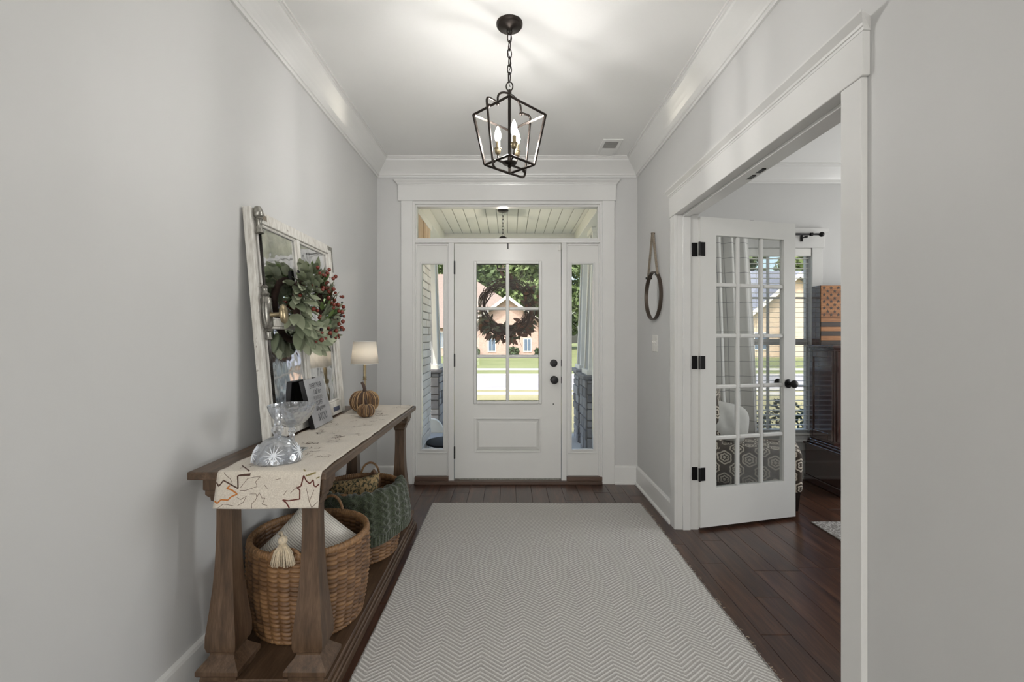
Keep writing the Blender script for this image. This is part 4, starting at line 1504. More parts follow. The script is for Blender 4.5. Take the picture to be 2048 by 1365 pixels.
bo = thing('crystal_bell', bc, 'cut crystal bell with faceted knob and flared handle', 'bell')
MB().lathe([(0.092, 0.0), (0.0935, 0.006), (0.091, 0.020), (0.084, 0.042), (0.070, 0.062), (0.050, 0.078), (0.028, 0.088), (0.014, 0.092), (0.010, 0.088), (0.026, 0.083), (0.047, 0.073), (0.066, 0.057), (0.079, 0.039), (0.086, 0.018), (0.088, 0.004)],
           bc, 80, sx=0.9, sy=0.9, rfun=lambda a, z: 1 + 0.016 * abs(math.cos(5 * a)) ** 6 + 0.006 * math.cos(20 * a + z * 160)).build('dome', M['crystal'], bo, smooth=25)
MB().lathe([(0.014, 0.090), (0.012, 0.096), (0.018, 0.104), (0.022, 0.114), (0.018, 0.125), (0.011, 0.131)], bc, 9).build('faceted_knob', M['crystal'], bo)
MB().lathe([(0.011, 0.131), (0.0125, 0.14), (0.0095, 0.16), (0.0085, 0.180), (0.010, 0.195), (0.008, 0.199)], bc, 8).build('handle', M['crystal'], bo)
# cut stars on the dome
for k in range(5):
    a0 = -PI / 2 + 2 * PI * k / 5 + 0.3
    for s in range(6):
        t = s * PI / 6
        pts = []
        for e in (-1, -0.4, 0.4, 1):
            aa = a0 + 0.46 * e * math.cos(t)
            zz = 0.038 + 0.032 * e * math.sin(t)
            rr = 0.0942 * math.sqrt(max(0.05, 1 - (zz / 0.098) ** 2)) * 0.925
            pts.append((bc[0] + rr * math.cos(aa), bc[1] + rr * math.sin(aa), bc[2] + zz))
        MB().tube(pts, lambda q: 0.0017 * (0.25 + math.sin(PI * min(0.97, max(0.03, q)))), 4).build('cut_star', M['frost'], bo)

# ------------------------------------------------------------------ baskets
def basket(c, rb, rt, h, label, tiltz=0.0):
    b = thing('wicker_basket', c, label, 'basket', 'woven baskets under the console table')
    cols, rows_ = 34, 19
    su, sv = 9, 7
    nu, nv_ = cols * su, rows_ * sv
    Rr = random.Random(int(c[1] * 1000))
    tone = [[Rr.random() for _ in range(cols)] for _ in range(rows_)]
    stripe = [0.35 + 0.4 * (0.5 + 0.5 * math.sin(k * 2 * PI / 5.75)) for k in range(cols)]
    vs, fs, cv = [], [], []
    for inner in (0, 1):
        for j in range(nv_ + 1):
            z = h * j / nv_
            fr_ = z / h
            r0 = rb + (rt - rb) * fr_ + 0.012 * math.sin(PI * fr_)
            for i in range(nu):
                th_ = 2 * PI * i / nu
                u = (i / su)
                vv = j / sv
                sl_ = vv + 0.32 * ((u % 1) - 0.5)
                rr_ = int(math.floor(sl_))
                ww = sl_ - rr_
                cc_ = int(u) % cols
                bx_ = (u % 1)
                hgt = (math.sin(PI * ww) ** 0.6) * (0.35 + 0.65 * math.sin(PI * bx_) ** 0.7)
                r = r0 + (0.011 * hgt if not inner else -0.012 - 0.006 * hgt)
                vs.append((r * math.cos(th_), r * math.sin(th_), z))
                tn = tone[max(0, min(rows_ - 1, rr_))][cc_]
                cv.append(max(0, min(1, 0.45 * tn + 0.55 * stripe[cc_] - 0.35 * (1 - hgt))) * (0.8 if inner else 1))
        b0 = inner * (nv_ + 1) * nu
        for j in range(nv_):
            for i in range(nu):
                k = (i + 1) % nu
                q = (b0 + j * nu + i, b0 + j * nu + k, b0 + (j + 1) * nu + k, b0 + (j + 1) * nu + i)
                fs.append(q if not inner else q[::-1])
    # bottom
    bi = len(vs); vs.append((0, 0, 0.006)); cv.append(0.3)
    for i in range(nu):
        fs.append((bi, (nv_ + 1) * nu + i, (nv_ + 1) * nu + (i + 1) % nu))
    me = bpy.data.meshes.new('weave')
    me.from_pydata(vs, [], fs)
    at = me.color_attributes.new('tone', 'FLOAT_COLOR', 'POINT')
    for k, t in enumerate(cv):
        at.data[k].color = (t, t, t, 1)
    for p in me.polygons:
        p.use_smooth = True
    me.materials.append(M['weave'])
    wo_ = link_mesh('weave', me, b, c)
    wo_['kind'] = 'stuff'
    # wrapped rim
    nr = 480
    rings = []
    for i in range(nr):
        th_ = 2 * PI * i / nr
        k = 1 + 0.10 * math.sin(i * 2 * PI / 4)
        ring = []
        for q in range(8):
            a = 2 * PI * q / 8
            r = rt - 0.004 + 0.0125 * k * math.cos(a)
            ring.append((c[0] + r * math.cos(th_), c[1] + r * math.sin(th_), c[2] + h + 0.004 + 0.017 * k * math.sin(a)))
        rings.append(ring)
    rings.append(rings[0])
    MB().loft(rings, True, False).build('rim', M['wrap'], b, smooth=True)
    rings = []
    for i in range(240):
        th_ = 2 * PI * i / 240
        k = 1 + 0.22 * math.sin(i * 2 * PI / 4)
        rings.append([(c[0] + (rb + 0.004 + 0.007 * k * math.cos(2 * PI * q / 6)) * math.cos(th_), c[1] + (rb + 0.004 + 0.007 * k * math.cos(2 * PI * q / 6)) * math.sin(th_), c[2] + 0.0085 + 0.007 * k * math.sin(2 * PI * q / 6)) for q in range(6)])
    rings.append(rings[0])
    MB().loft(rings, True, False).build('base_braid', M['wrap'], b, smooth=True)
    for sgn in (-1, 1):
        n = 90
        hw = 0.055
        path = []
        rings = []
        for i in range(n + 1):
            a = PI * i / n
            path.append(Vector((c[0] + hw * math.cos(a), c[1] + sgn * (math.sqrt(rt * rt - (hw * math.cos(a)) ** 2) - 0.002), c[2] + h + 0.006 + (0.075 if sgn > 0 else 0.034) * math.sin(a))))
        MB().tube(path, lambda t: 0.0065 * (1 + 0.14 * math.sin(t * n * PI / 2)), 8).build('handle', M['wrap'], b, smooth=True)
    return b
B1 = (-0.862, 1.995, 0.0705)
B2 = (-0.850, 2.585, 0.0705)
basket(B1, 0.208, 0.236, 0.345, 'round wicker basket holding the tasselled cream pillow')
basket(B2, 0.205, 0.232, 0.345, 'round wicker basket with the green blanket over its rim')

def pillow_mesh(name, origin, xdir, ydir, w, h, t, mat, parent, seg=24, rnd=0.0):
    X = Vector(xdir).normalized(); Y = Vector(ydir).normalized(); Zn = X.cross(Y)
    o = Vector(origin)
    vs, fs, uvs = [], [], []
    for side in (1, -1):
        for j in range(seg + 1):
            for i in range(seg + 1):
                u = -1 + 2 * i / seg; v = -1 + 2 * j / seg
                if rnd:
                    mm = max(abs(u), abs(v))
                    if mm > 0:
                        k_ = mm / ((abs(u) ** rnd + abs(v) ** rnd) ** (1 / rnd))
                        u, v = u * k_, v * k_
                pin = 1 - 0.10 * (1 - abs(u) ** 2) * (abs(v) ** 6)
                pin2 = 1 - 0.10 * (1 - abs(v) ** 2) * (abs(u) ** 6)
                th_ = t * ((1 - u ** 4) * (1 - v ** 4)) ** 0.55 if not rnd else t * max(0.0, 1 - (abs(u) ** rnd + abs(v) ** rnd)) ** 0.5
                wr_ = 0.004 * math.sin(9 * u + 4 * v) * (1 - u * u)
                p = X * (u * w / 2 * pin2) + Y * (v * h / 2 * pin) + Zn * side * (th_ / 2 + wr_ * (1 - abs(v)) * (1 if th_ > .01 else 0))
                vs.append(tuple(p)); uvs.append((i / seg, j / seg))
        b0 = 0 if side == 1 else (seg + 1) ** 2
        for j in range(seg):
            for i in range(seg):
                a = b0 + j * (seg + 1) + i
                q = (a, a + 1, a + seg + 2, a + seg + 1)
                fs.append(q if side == 1 else q[::-1])
    me = bpy.data.meshes.new(name)
    me.from_pydata(vs, [], fs)
    uvl = me.uv_layers.new(name='UVMap')
    for p in me.polygons:
        p.use_smooth = True
        for li in p.loop_indices:
            uvl.data[li].uv = uvs[me.loops[li].vertex_index]
    bm = bmesh.new(); bm.from_mesh(me)
    bmesh.ops.remove_doubles(bm, verts=bm.verts, dist=1e-5)
    bm.to_mesh(me); bm.free()
    me.materials.append(mat)
    return link_mesh(name, me, parent, o)

# cream tasselled pillow standing on its corner in the near basket
pl = thing('throw_pillow', (B1[0], B1[1], 0.10), 'cream ribbed throw pillow with tassels standing in the near basket', 'pillow')
c45 = math.sqrt(0.5)
ax = Vector((0.93, 0.36, 0)).normalized()
e1 = (ax * c45 + Vector((0, 0, c45))); e2 = (-ax * c45 + Vector((0, 0, c45)))
pillow_mesh('pillow_cover', (B1[0] + 0.005, B1[1] - 0.02, 0.350), e1, e2, 0.345, 0.345, 0.13, M['pillow_cream'], pl)
def tassel(p, ln, parent):
    p = Vector(p)
    MB().sphere(p, 0.017, 12, 8).build('tassel_knot', M['tassel'], parent, smooth=True)
    mb = MB()
    Rt = random.Random(5)
    for k in range(190):
        a = Rt.uniform(0, 2 * PI); rr = math.sqrt(Rt.random())
        top = p + Vector((0.008 * rr * math.cos(a), 0.008 * rr * math.sin(a), -0.010))
        bot = p + Vector((0.047 * rr * math.cos(a), 0.026 * rr * math.sin(a) - 0.004, -ln * Rt.uniform(0.9, 1.0)))
        midp = (top + bot) / 2 + Vector((0.006 * math.cos(a), 0.006 * math.sin(a), 0.004))
        mb.tube([top, midp, bot], 0.0017, 4)
    o = mb.build('tassel_thread', M['tassel'], parent, smooth=True)
    o['kind'] = 'stuff'
tp = Vector((B1[0] + 0.008, B1[1] - 0.262, 0.500))
tassel(tp, 0.095, pl)
MB().tube([tp + Vector((0, 0, 0.012)), tp + Vector((-0.02, 0.03, 0.018)), tp + Vector((-0.045, 0.06, 0.0)), tp + Vector((-0.05, 0.10, -0.03))], 0.004, 8).build('tassel_cord', M['tassel'], pl, smooth=True)

# contents of the far basket
sp_ = thing('patterned_cushion', (B2[0] - 0.02, B2[1], 0.2), 'leaf speckled cushion tucked in the far basket', 'cushion')
pillow_mesh('cushion_cover', (B2[0] - 0.03, B2[1] - 0.015, 0.33), (0.95, 0.1, 0.12), (-0.10, 0.35, 0.93), 0.31, 0.30, 0.13, M['speckle'], sp_)
hs = MB()
hp = [(-0.040, 0), (0.040, 0), (0.040, 0.17), (0.0, 0.225), (-0.040, 0.17)]
hy = B2[1] + 0.135
hs.loft([[(B2[0] + 0.04 + p[0], hy, 0.255 + p[1]) for p in hp], [(B2[0] + 0.04 + p[0], hy + 0.035, 0.255 + p[1]) for p in hp]])
tag(hs.build('wooden_house', M['rawwood'], None, bevel=0.003, origin=(B2[0] + 0.04, hy, 0.255)), 'small raw wood house block standing in the far basket', 'ornament')

# cable-knit blanket draped over the basket rim
def cable(s, t):
    # s along hem in metres, t down in metres
    per = 0.075
    k = s / per
    i = math.floor(k); fr_ = k - i - 0.5
    ph = t / 0.075 * 2 * PI + i * 1.7
    d1_ = math.exp(-((fr_ - 0.22 * math.sin(ph)) / 0.15) ** 2)
    d2_ = math.exp(-((fr_ + 0.22 * math.sin(ph)) / 0.15) ** 2)
    return 0.012 * max(d1_ * (0.75 + 0.25 * math.cos(ph)), d2_ * (0.75 - 0.25 * math.cos(ph)))
def rib(s):
    return 0.005 * (0.5 + 0.5 * math.cos(s / 0.017 * 2 * PI))
BA0, BA1 = math.radians(-122), math.radians(22)
OUTL, INL = 0.235, 0.10
def blanket(u, v):
    a = BA0 + (BA1 - BA0) * u
    s = u * (BA1 - BA0) * 0.25
    outl = OUTL * (0.78 + 0.22 * math.sin(0.5 + u * 2.6)) 
    tot = INL + 0.05 + outl
    t = v * tot
    rt = 0.232; hr = 0.4155 + 0.026
    if t < INL:
        r = rt - 0.024 - 0.010 * (1 - t / INL); z = hr - 0.012 - (INL - t) * 0.9
        nr, nz = -1, 0.2
    elif t < INL + 0.05:
        q = (t - INL) / 0.05 * PI
        r = rt - 0.002 - 0.024 * math.cos(q); z = hr - 0.012 + 0.022 * math.sin(q)
        nr, nz = -math.cos(q), math.sin(q)
    else:
        d = t - INL - 0.05
        r = rt + 0.024 + 0.022 * math.sin(d * 9) + 0.008 * math.sin(u * 17) * d / outl; z = hr - 0.012 - d
        nr, nz = 1, 0.1
    dout = max(0, t - INL - 0.05)
    hem = outl - dout
    disp = rib(s) if hem < 0.05 and dout > 0 else cable(s, t)
    disp += 0.004 * math.sin(u * 11 + v * 3)
    r += disp * nr; z += disp * nz
    return (B2[0] + r * math.cos(a), B2[1] + r * math.sin(a), z)
kb_ = thing('knit_blanket', (B2[0] + 0.1, B2[1] - 0.2, 0.2), 'dark green cable-knit blanket draped over the far basket', 'blanket')
grid_mesh('blanket_cloth', blanket, 260, 150, M['knit'], kb_, (B2[0] + 0.1, B2[1] - 0.2, 0.2), thick=0.006)

# ------------------------------------------------------------------ rug
rg = thing('area_rug', (0.2, 2.3, 0), 'large grey and cream chevron woven rug before the front door', 'rug')
def rugf(u, v):
    xx = -0.580 + 1.566 * u + 0.004 * math.sin(v * 9) * (1 if u > 0.5 else -1)
    yy = 1.04 + 2.44 * v + 0.004 * math.sin(u * 6)
    return (xx, yy, 0.0085 + 0.0008 * math.sin(u * 14 + v * 9))
grid_mesh('rug_pile', rugf, 60, 90, M['rug'], rg, (0.2, 2.3, 0))
def edge_tube(pts):
    return MB().tube(pts, 0.0052, 6)
per = [rugf(u / 20, 0) for u in range(21)] + [rugf(1, v / 40) for v in range(1, 41)] + [rugf(1 - u / 20, 1) for u in range(1, 21)] + [rugf(0, 1 - v / 40) for v in range(1, 40)]
edge_tube([(p[0], p[1], 0.0055) for p in per] + [(per[0][0], per[0][1], 0.0055)]).build('bound_edge', M['looprug'], rg, smooth=True)
mb = MB()
for k in range(140):
    v = R.random()
    p = rugf(1, v)
    q = (p[0] + R.uniform(0.006, 0.022), p[1] + R.uniform(-0.012, 0.012), R.uniform(0.002, 0.012))
    mb.tube([(p[0], p[1], 0.006), ((p[0] + q[0]) / 2, (p[1] + q[1]) / 2 + 0.002, 0.010), q], 0.0004, 3)
mb.build('loose_fibre', M['tassel'], rg, kind='stuff')

# ------------------------------------------------------------------ pendant lantern
PC = (0.0, 2.23)
pd = thing('pendant_lantern', (PC[0], PC[1], ZC), 'dark bronze cage pendant lantern with three candle bulbs', 'pendant light')
MB().lathe([(0.064, ZC), (0.064, ZC - 0.010), (0.058, ZC - 0.018), (0.02, ZC - 0.024), (0.012, ZC - 0.032)], (PC[0], PC[1], 0), 32).build('canopy', M['bronze'], pd, smooth=40)
MB().tube([(PC[0] + 0.012 * math.cos(t), PC[1], ZC - 0.040 + 0.014 * math.sin(t)) for t in [2 * PI * k / 16 for k in range(16)]], 0.0032, 8, closed=True).build('canopy_loop', M['bronze'], pd, smooth=True)
zc = ZC - 0.052
k = 0
ZTOP = 2.378
ZFIN = 2.485
while zc > ZFIN + 0.02:
    a = (k % 2) * PI / 2 + 0.4
    lw, lh = 0.0105, 0.024
    path = []
    for j in range(16):
        t = 2 * PI * j / 16
        path.append((PC[0] + lw * math.cos(t) * math.cos(a), PC[1] + lw * math.cos(t) * math.sin(a), zc - 0.018 + lh * math.sin(t)))
    MB().tube(path, 0.0026, 7, closed=True).build('chain_link', M['bronze'], pd, smooth=True)
    zc -= 0.0385
    k += 1
MB().tube([(PC[0] + 0.008 * math.sin(t * 1.3), PC[1] + 0.008 * math.cos(t * 1.3), ZC - 0.03 - t * 0.0275) for t in range(11)], 0.0018, 6).build('cord', M['bronze'], pd, smooth=True)
MB().tube([(PC[0] + 0.016 * math.cos(t), PC[1], ZFIN - 0.004 + 0.022 * math.sin(t)) for t in [2 * PI * q / 18 for q in range(18)]], 0.003, 8, closed=True).build('top_ring', M['bronze'], pd, smooth=True)
MB().lathe([(0.006, ZFIN - 0.020), (0.010, ZFIN - 0.026), (0.010, ZFIN - 0.046), (0.013, ZFIN - 0.050), (0.008, ZFIN - 0.056), (0.008, ZFIN - 0.07)], (PC[0], PC[1], 0), 14).build('finial', M['bronze'], pd, smooth=40)
RT_, RB_, ZT_, ZB_ = 0.1745, 0.120, 2.345, 2.102
topc = [(PC[0] + RT_ * math.cos(q * PI / 2), PC[1] + RT_ * math.sin(q * PI / 2), ZT_) for q in range(4)]
botc = [(PC[0] + RB_ * math.cos(q * PI / 2), PC[1] + RB_ * math.sin(q * PI / 2), ZB_) for q in range(4)]
def sqbar(a, b, w=0.0055):
    return MB().tube([a, b], w * 1.25, 4)
for q in range(4):
    sqbar(topc[q], topc[(q + 1) % 4]).build('top_bar', M['bronze'], pd)
    sqbar(botc[q], botc[(q + 1) % 4]).build('bottom_bar', M['bronze'], pd)
    sqbar(topc[q], botc[q]).build('corner_bar', M['bronze'], pd)
def plane_pt(d, z, ang):
    return (PC[0] + d * math.cos(ang), PC[1] + d * math.sin(ang), z)
def rounded(pts, r=0.018, n=5):
    out = [Vector(pts[0])]
    for i in range(1, len(pts) - 1):
        a, b, c = Vector(pts[i - 1]), Vector(pts[i]), Vector(pts[i + 1])
        p = b + (a - b).normalized() * min(r, (a - b).length * 0.45); q = b + (c - b).normalized() * min(r, (c - b).length * 0.45)
        for k_ in range(n + 1):
            t = k_ / n
            out.append(p * (1 - t) ** 2 + b * 2 * t * (1 - t) + q * t * t)
    out.append(Vector(pts[-1]))
    return out
ang = math.radians(42)
lp_pts = [plane_pt(-0.075, 2.378, ang), plane_pt(-0.145, 2.385, ang), plane_pt(-0.102, 2.060, ang), plane_pt(0.102, 2.060, ang), plane_pt(0.145, 2.385, ang), plane_pt(0.075, 2.378, ang)]
MB().tube(rounded(lp_pts, 0.025), 0.0055, 8).build('hanging_loop', M['bronze'], pd, smooth=True)
arch = [plane_pt(-0.075, 2.372, ang), plane_pt(-0.075, 2.40, ang)]
for t in range(1, 12):
    a = PI - PI * t / 12
    arch.append(plane_pt(0.075 * math.cos(a), 2.40 + 0.045 * math.sin(a), ang))
arch += [plane_pt(0.075, 2.40, ang), plane_pt(0.075, 2.372, ang)]
MB().tube(arch, 0.0052, 8).build('arch_handle', M['bronze'], pd, smooth=True)
for d in (-0.13, -0.075, 0.075, 0.13):
    MB().sphere(plane_pt(d, 2.372 if abs(d) < 0.1 else 2.345, ang), 0.009, 10, 8).build('rivet', M['bronze'], pd, smooth=True)
for d in (-0.098, 0.098):
    MB().sphere(plane_pt(d, 2.095, ang), 0.009, 10, 8).build('rivet', M['bronze'], pd, smooth=True)
MB().lathe([(0.004, 2.085), (0.010, 2.092), (0.008, 2.100), (0.034, 2.106), (0.036, 2.112), (0.010, 2.120), (0.008, 2.15), (0.002, 2.155)], (PC[0], PC[1], 0), 20).build('hub', M['bronze'], pd, smooth=40)
MB().box(PC[0] - 0.085, PC[0] + 0.085, PC[1] - 0.004, PC[1] + 0.004, 2.098, 2.106, lambda x, y, z: (PC[0] + (x - PC[0]) * math.cos(PI / 4) - (y - PC[1]) * math.sin(PI / 4), PC[1] + (x - PC[0]) * math.sin(PI / 4) + (y - PC[1]) * math.cos(PI / 4), z)).build('cross_bar', M['bronze'], pd)
for a in (math.radians(-68), math.radians(168), math.radians(50)):
    cx, cy = PC[0] + 0.058 * math.cos(a), PC[1] + 0.058 * math.sin(a)
    arm = MB().tube([(PC[0] + 0.02 * math.cos(a), PC[1] + 0.02 * math.sin(a), 2.115), (PC[0] + 0.045 * math.cos(a), PC[1] + 0.045 * math.sin(a), 2.122), (cx, cy, 2.138), (cx, cy, 2.160)], 0.004, 8).build('candle_arm', M['bronze'], pd, smooth=True)
    MB().lathe([(0.006, 2.156), (0.012, 2.160), (0.015, 2.170), (0.015, 2.180), (0.018, 2.182), (0.018, 2.185), (0.010, 2.187)], (cx, cy, 0), 16).build('candle_cup', M['brass'], arm, smooth=40)
    MB().lathe([(0.0105, 2.186), (0.0105, 2.218)], (cx, cy, 0), 14).build('candle_sleeve', M['brass'], arm, smooth=40)
    MB().lathe([(0.008, 2.218), (0.013, 2.232), (0.0155, 2.246), (0.013, 2.264), (0.006, 2.284), (0.001, 2.294)], (cx, cy, 0), 14).build('candle_bulb', M['bulb'], arm, smooth=True)

# ------------------------------------------------------------------ ceiling register
vt = thing('ceiling_vent', (0.80, 3.68, ZC), 'white metal ceiling air register near the front door', 'vent')
mb = MB()
VX0, VX1, VY0, VY1 = 0.72, 0.875, 3.53, 3.835
for (a, b, c, d) in ((VX0, VX0 + 0.025, VY0, VY1), (VX1 - 0.025, VX1, VY0, VY1), (VX0 + 0.025, VX1 - 0.025, VY0, VY0 + 0.045), (VX0 + 0.025, VX1 - 0.025, VY0 + 0.165, VY1)):
    mb.box(a, b, c, d, ZC - 0.006, ZC)
mb.build('register_frame', M['ceil'], vt, bevel=0.002)
box('duct', M['dark'], vt, VX0 + 0.025, VX1 - 0.025, VY0 + 0.045, VY0 + 0.165, ZC - 0.0006, ZC - 0.0001)
for k in range(9):
    y = VY0 + 0.052 + k * 0.0132
    MB().box(VX0 + 0.025, VX1 - 0.025, y, y + 0.006, ZC - 0.005, ZC - 0.003).build('louvre', M['ventdark'], vt)

# ------------------------------------------------------------------ round mirror, switch
MY, MZc, MR_ = 3.488, 1.578, 0.184
rm = thing('round_mirror', (XR, MY, MZc), 'round mirror in a brown ring hung by a strap', 'mirror')
def Xring(mb, prof, seg=56):
    # prof (radius, x)
    rings = [[(xx, MY + r * math.cos(2 * PI * j / seg), MZc + r * math.sin(2 * PI * j / seg)) for j in range(seg)] for r, xx in prof]
    mb.loft(rings + [rings[0]], True, False)
    return mb
Xring(MB(), [(MR_, XR - 0.001), (MR_, XR - 0.027), (MR_ - 0.007, XR - 0.027), (MR_ - 0.007, XR - 0.001)]).build('ring_frame', M['ring'], rm, smooth=40)
mb = MB()
mb.loft([[(xx, MY + (MR_ - 0.007) * math.cos(2 * PI * j / 56), MZc + (MR_ - 0.007) * math.sin(2 * PI * j / 56)) for j in range(56)] for xx in (XR - 0.004, XR - 0.012)])
mb.build('mirror_glass', M['mirror'], rm)
pk = (XR - 0.018, MY + 0.0, 2.056)
for s in (-1, 1):
    aa = math.radians(90 - s * 38)
    e = (XR - 0.018, MY + (MR_ + 0.002) * math.cos(aa), MZc + (MR_ + 0.002) * math.sin(aa))
    mb = MB()
    w = 0.008
    mb.loft([[(p[0] - w, p[1] - 0.004, p[2]), (p[0] + w, p[1] - 0.004, p[2]), (p[0] + w, p[1] + 0.004, p[2]), (p[0] - w, p[1] + 0.004, p[2])] for p in (e, (pk[0], pk[1] + s * 0.006, pk[2]))])
    mb.build('strap', M['leather'], rm)
    MB().lathe([(0.009, -0.004), (0.009, 0.004)], (0, 0, 0), 12, T=lambda x, y, z, e=e: (e[0] - 0.014 + z, e[1] + x, e[2] + y)).build('rivet', M['black'], rm)
MB().lathe([(0.006, -0.012), (0.006, 0.017)], (0, 0, 0), 12, T=lambda x, y, z: (pk[0] + z, pk[1] + x, pk[2] - 0.004 + y)).build('wall_peg', M['leather'], rm, smooth=40)
sw = thing('light_switch', (XR, 3.475, 1.19), 'white two-gang light switch plate below the round mirror', 'light switch')
MB().box(XR - 0.006, XR, 3.415, 3.535, 1.155, 1.28).build('wall_plate', M['plastic'], sw, bevel=0.002)
for yy in (3.451, 3.497):
    MB().box(XR - 0.010, XR - 0.006, yy - 0.012, yy + 0.012, 1.195, 1.24).build('toggle_frame', M['plastic'], sw)
    MB().frustum((XR - 0.013, yy), (0.004, 0.005), 1.222, (XR - 0.015, yy), (0.003, 0.004), 1.236).build('toggle', M['plastic'], sw)

# ------------------------------------------------------------------ office furniture
# chair
Cc = Vector((2.105, 3.30, 0))
cu_ = Vector((-0.888, 0.459, 0))     # along the near side towards the back
cv_ = Vector((0.459, 0.888, 0))
CL, CWd = 0.58, 0.42
ch = thing('accent_chair', (Cc.x, Cc.y, 0), 'low armless chair in brown and cream medallion fabric', 'chair')
def TC(a, b, z):
    p = Cc + cu_ * a + cv_ * b
    return (p.x, p.y, z)
def uvbox(name, a0, a1, b0, b1, z0, z1, mat, rad=0.05, top=0.02, lean=0.0, parent=ch):
    bm = bmesh.new()
    mbb = MB().box(a0, a1, b0, b1, z0, z1)
    vs_ = [bm.verts.new(v) for v in mbb.v]
    for f_ in mbb.f:
        bm.faces.new([vs_[i] for i in f_])
    bmesh.ops.recalc_face_normals(bm, faces=bm.faces)
    bmesh.ops.bevel(bm, geom=list(bm.edges), offset=rad, segments=4, profile=0.5, affect='EDGES')
    uvl = bm.loops.layers.uv.new('UVMap')
    for f_ in bm.faces:
        n = f_.normal
        f_.smooth = True
        for lp_ in f_.loops:
            c_ = lp_.vert.co
            if abs(n.z) >= max(abs(n.x), abs(n.y)): lp_[uvl].uv = (c_.x, c_.y + z1 - b0)
            elif abs(n.y) >= abs(n.x): lp_[uvl].uv = (c_.x, c_.z)
            else: lp_[uvl].uv = (c_.y + a0 - b0, c_.z)
    for v in bm.verts:
        c_ = v.co
        v.co = Vector(TC(c_.x + lean * max(0, c_.z - z0), c_.y, c_.z)) - ORG[parent.name]
    me = bpy.data.meshes.new(name)
    bm.to_mesh(me); bm.free()
    me.materials.append(mat)
    return link_mesh(name, me, parent, ORG[parent.name])
uvbox('seat', 0.0, CL, 0.0, CWd, 0.13, 0.435, M['medallion'], 0.035)
uvbox('backrest', CL - 0.07, CL + 0.09, 0.0, CWd, 0.30, 0.88, M['medallion'], 0.04, lean=0.10)
for (a, b) in ((0.045, 0.045), (0.045, CWd - 0.045), (CL - 0.045, 0.045), (CL - 0.045, CWd - 0.045)):
    mb = MB().frustum((a, b), (0.018, 0.018), 0.0, (a, b), (0.032, 0.032), 0.14, TC)
    mb.build('leg', M['legdark'], ch)
pw = thing('office_pillow', (1.66, 3.62, 0.44), 'plain pale grey pillow leaning on the medallion chair back', 'pillow')
pc = Vector((1.705, 3.645, 0.600))
pillow_mesh('pillow_cover', pc, (0.97, 0.05, -0.22), (0.20, 0.22, 0.94), 0.42, 0.33, 0.15, M['pillow_grey'], pw, rnd=2.6)

# cabinet
cab = thing('mahogany_cabinet', (2.95, 3.85, 0), 'polished dark mahogany cabinet beside the office window', 'cabinet')
mb = MB().box(2.615, 3.45, 3.60, 4.07, 0.06, 0.325)
mb.build('lower_cabinet', M['mahogany'], cab, bevel=0.004)
MB().box(2.60, 3.465, 3.585, 4.08, 0.325, 0.345).box(2.625, 3.44, 3.63, 4.07, 0.345, 0.362).box(2.635, 3.43, 3.68, 4.07, 0.362, 0.378).build('waist_moulding', M['mahogany'], cab, bevel=0.004)
MB().box(2.605, 3.46, 3.59, 4.075, 0.0, 0.06).build('plinth', M['mahogany'], cab, bevel=0.006)
MB().box(2.660, 3.41, 3.77, 4.07, 0.378, 1.165).build('upper_cabinet', M['mahogany'], cab, bevel=0.003)
MB().box(2.645, 3.425, 3.755, 4.07, 1.165, 1.178).box(2.635, 3.435, 3.745, 4.07, 1.178, 1.195).build('cornice', M['mahogany'], cab, bevel=0.003)
mb = MB()
for (a, b, c, d) in ((3.78, 3.83, 0.40, 1.15), (4.02, 4.065, 0.40, 1.15), (3.83, 4.02, 0.40, 0.46), (3.83, 4.02, 1.09, 1.15)):
    mb.box(2.650, 2.662, a, b, c, d)
mb.build('side_frame', M['mahogany'], cab, bevel=0.003)
for i in range(2):
    MB().box(2.68 + i * 0.36, 3.03 + i * 0.36, 3.755, 3.772, 0.40, 1.15).build('cabinet_door', M['mahogany'], cab, bevel=0.004)
for k in range(4):
    MB().sphere((2.635, 3.592, 0.13 + 0.038 * k), 0.017, 10, 8).build('carved_bead', M['legdark'], cab, smooth=True)

# wooden flag case
fb = thing('wooden_flag', (3.0, 3.97, 1.195), 'burnt wood flag case with stars and stripes on the cabinet', 'flag')
FX0, FX1, FZ0, FZ1, FY0, FY1 = 2.645, 3.40, 1.196, 1.705, 3.91, 4.03
MB().box(FX0, FX1, FY0 + 0.006, FY1, FZ0, FZ1).build('case', M['mahogany'], fb, bevel=0.003)
UW = 0.36; UZ0 = FZ0 + (FZ1 - FZ0) * 6 / 13
MB().box(FX0 + 0.004, FX0 + UW, FY0, FY0 + 0.006, UZ0 + 0.001, FZ1 - 0.002).build('union_panel', M['flagwood'], fb)
sh_ = (FZ1 - FZ0) / 13
for k in range(13):
    z0 = FZ0 + k * sh_
    x0 = FX0 + 0.004 if k < 6 else FX0 + UW + 0.001
    MB().box(x0, FX1 - 0.004, FY0, FY0 + 0.006, z0 + 0.001, z0 + sh_ - 0.001).build('stripe', M['flagwood'] if k % 2 == 1 else M['flagdark'], fb)
star_pts = []
for q in range(10):
    a = PI / 2 + q * PI / 5
    r = 0.0165 if q % 2 == 0 else 0.0068
    star_pts.append((r * math.cos(a), r * math.sin(a)))
for row in range(9):
    n = 6 if row % 2 == 0 else 5
    for i in range(n):
        sx = FX0 + UW * ((i + 0.5) / 6 if n == 6 else (i + 1.0) / 6)
        sz = FZ1 - (FZ1 - UZ0) * (row + 0.8) / 9.6
        mb = MB()
        mb.loft([[(sx + p[0], FY0 - 0.0008, sz + p[1]) for p in star_pts], [(sx + p[0], FY0 + 0.001, sz + p[1]) for p in star_pts]])
        mb.build('star', M['flagdark'], fb)

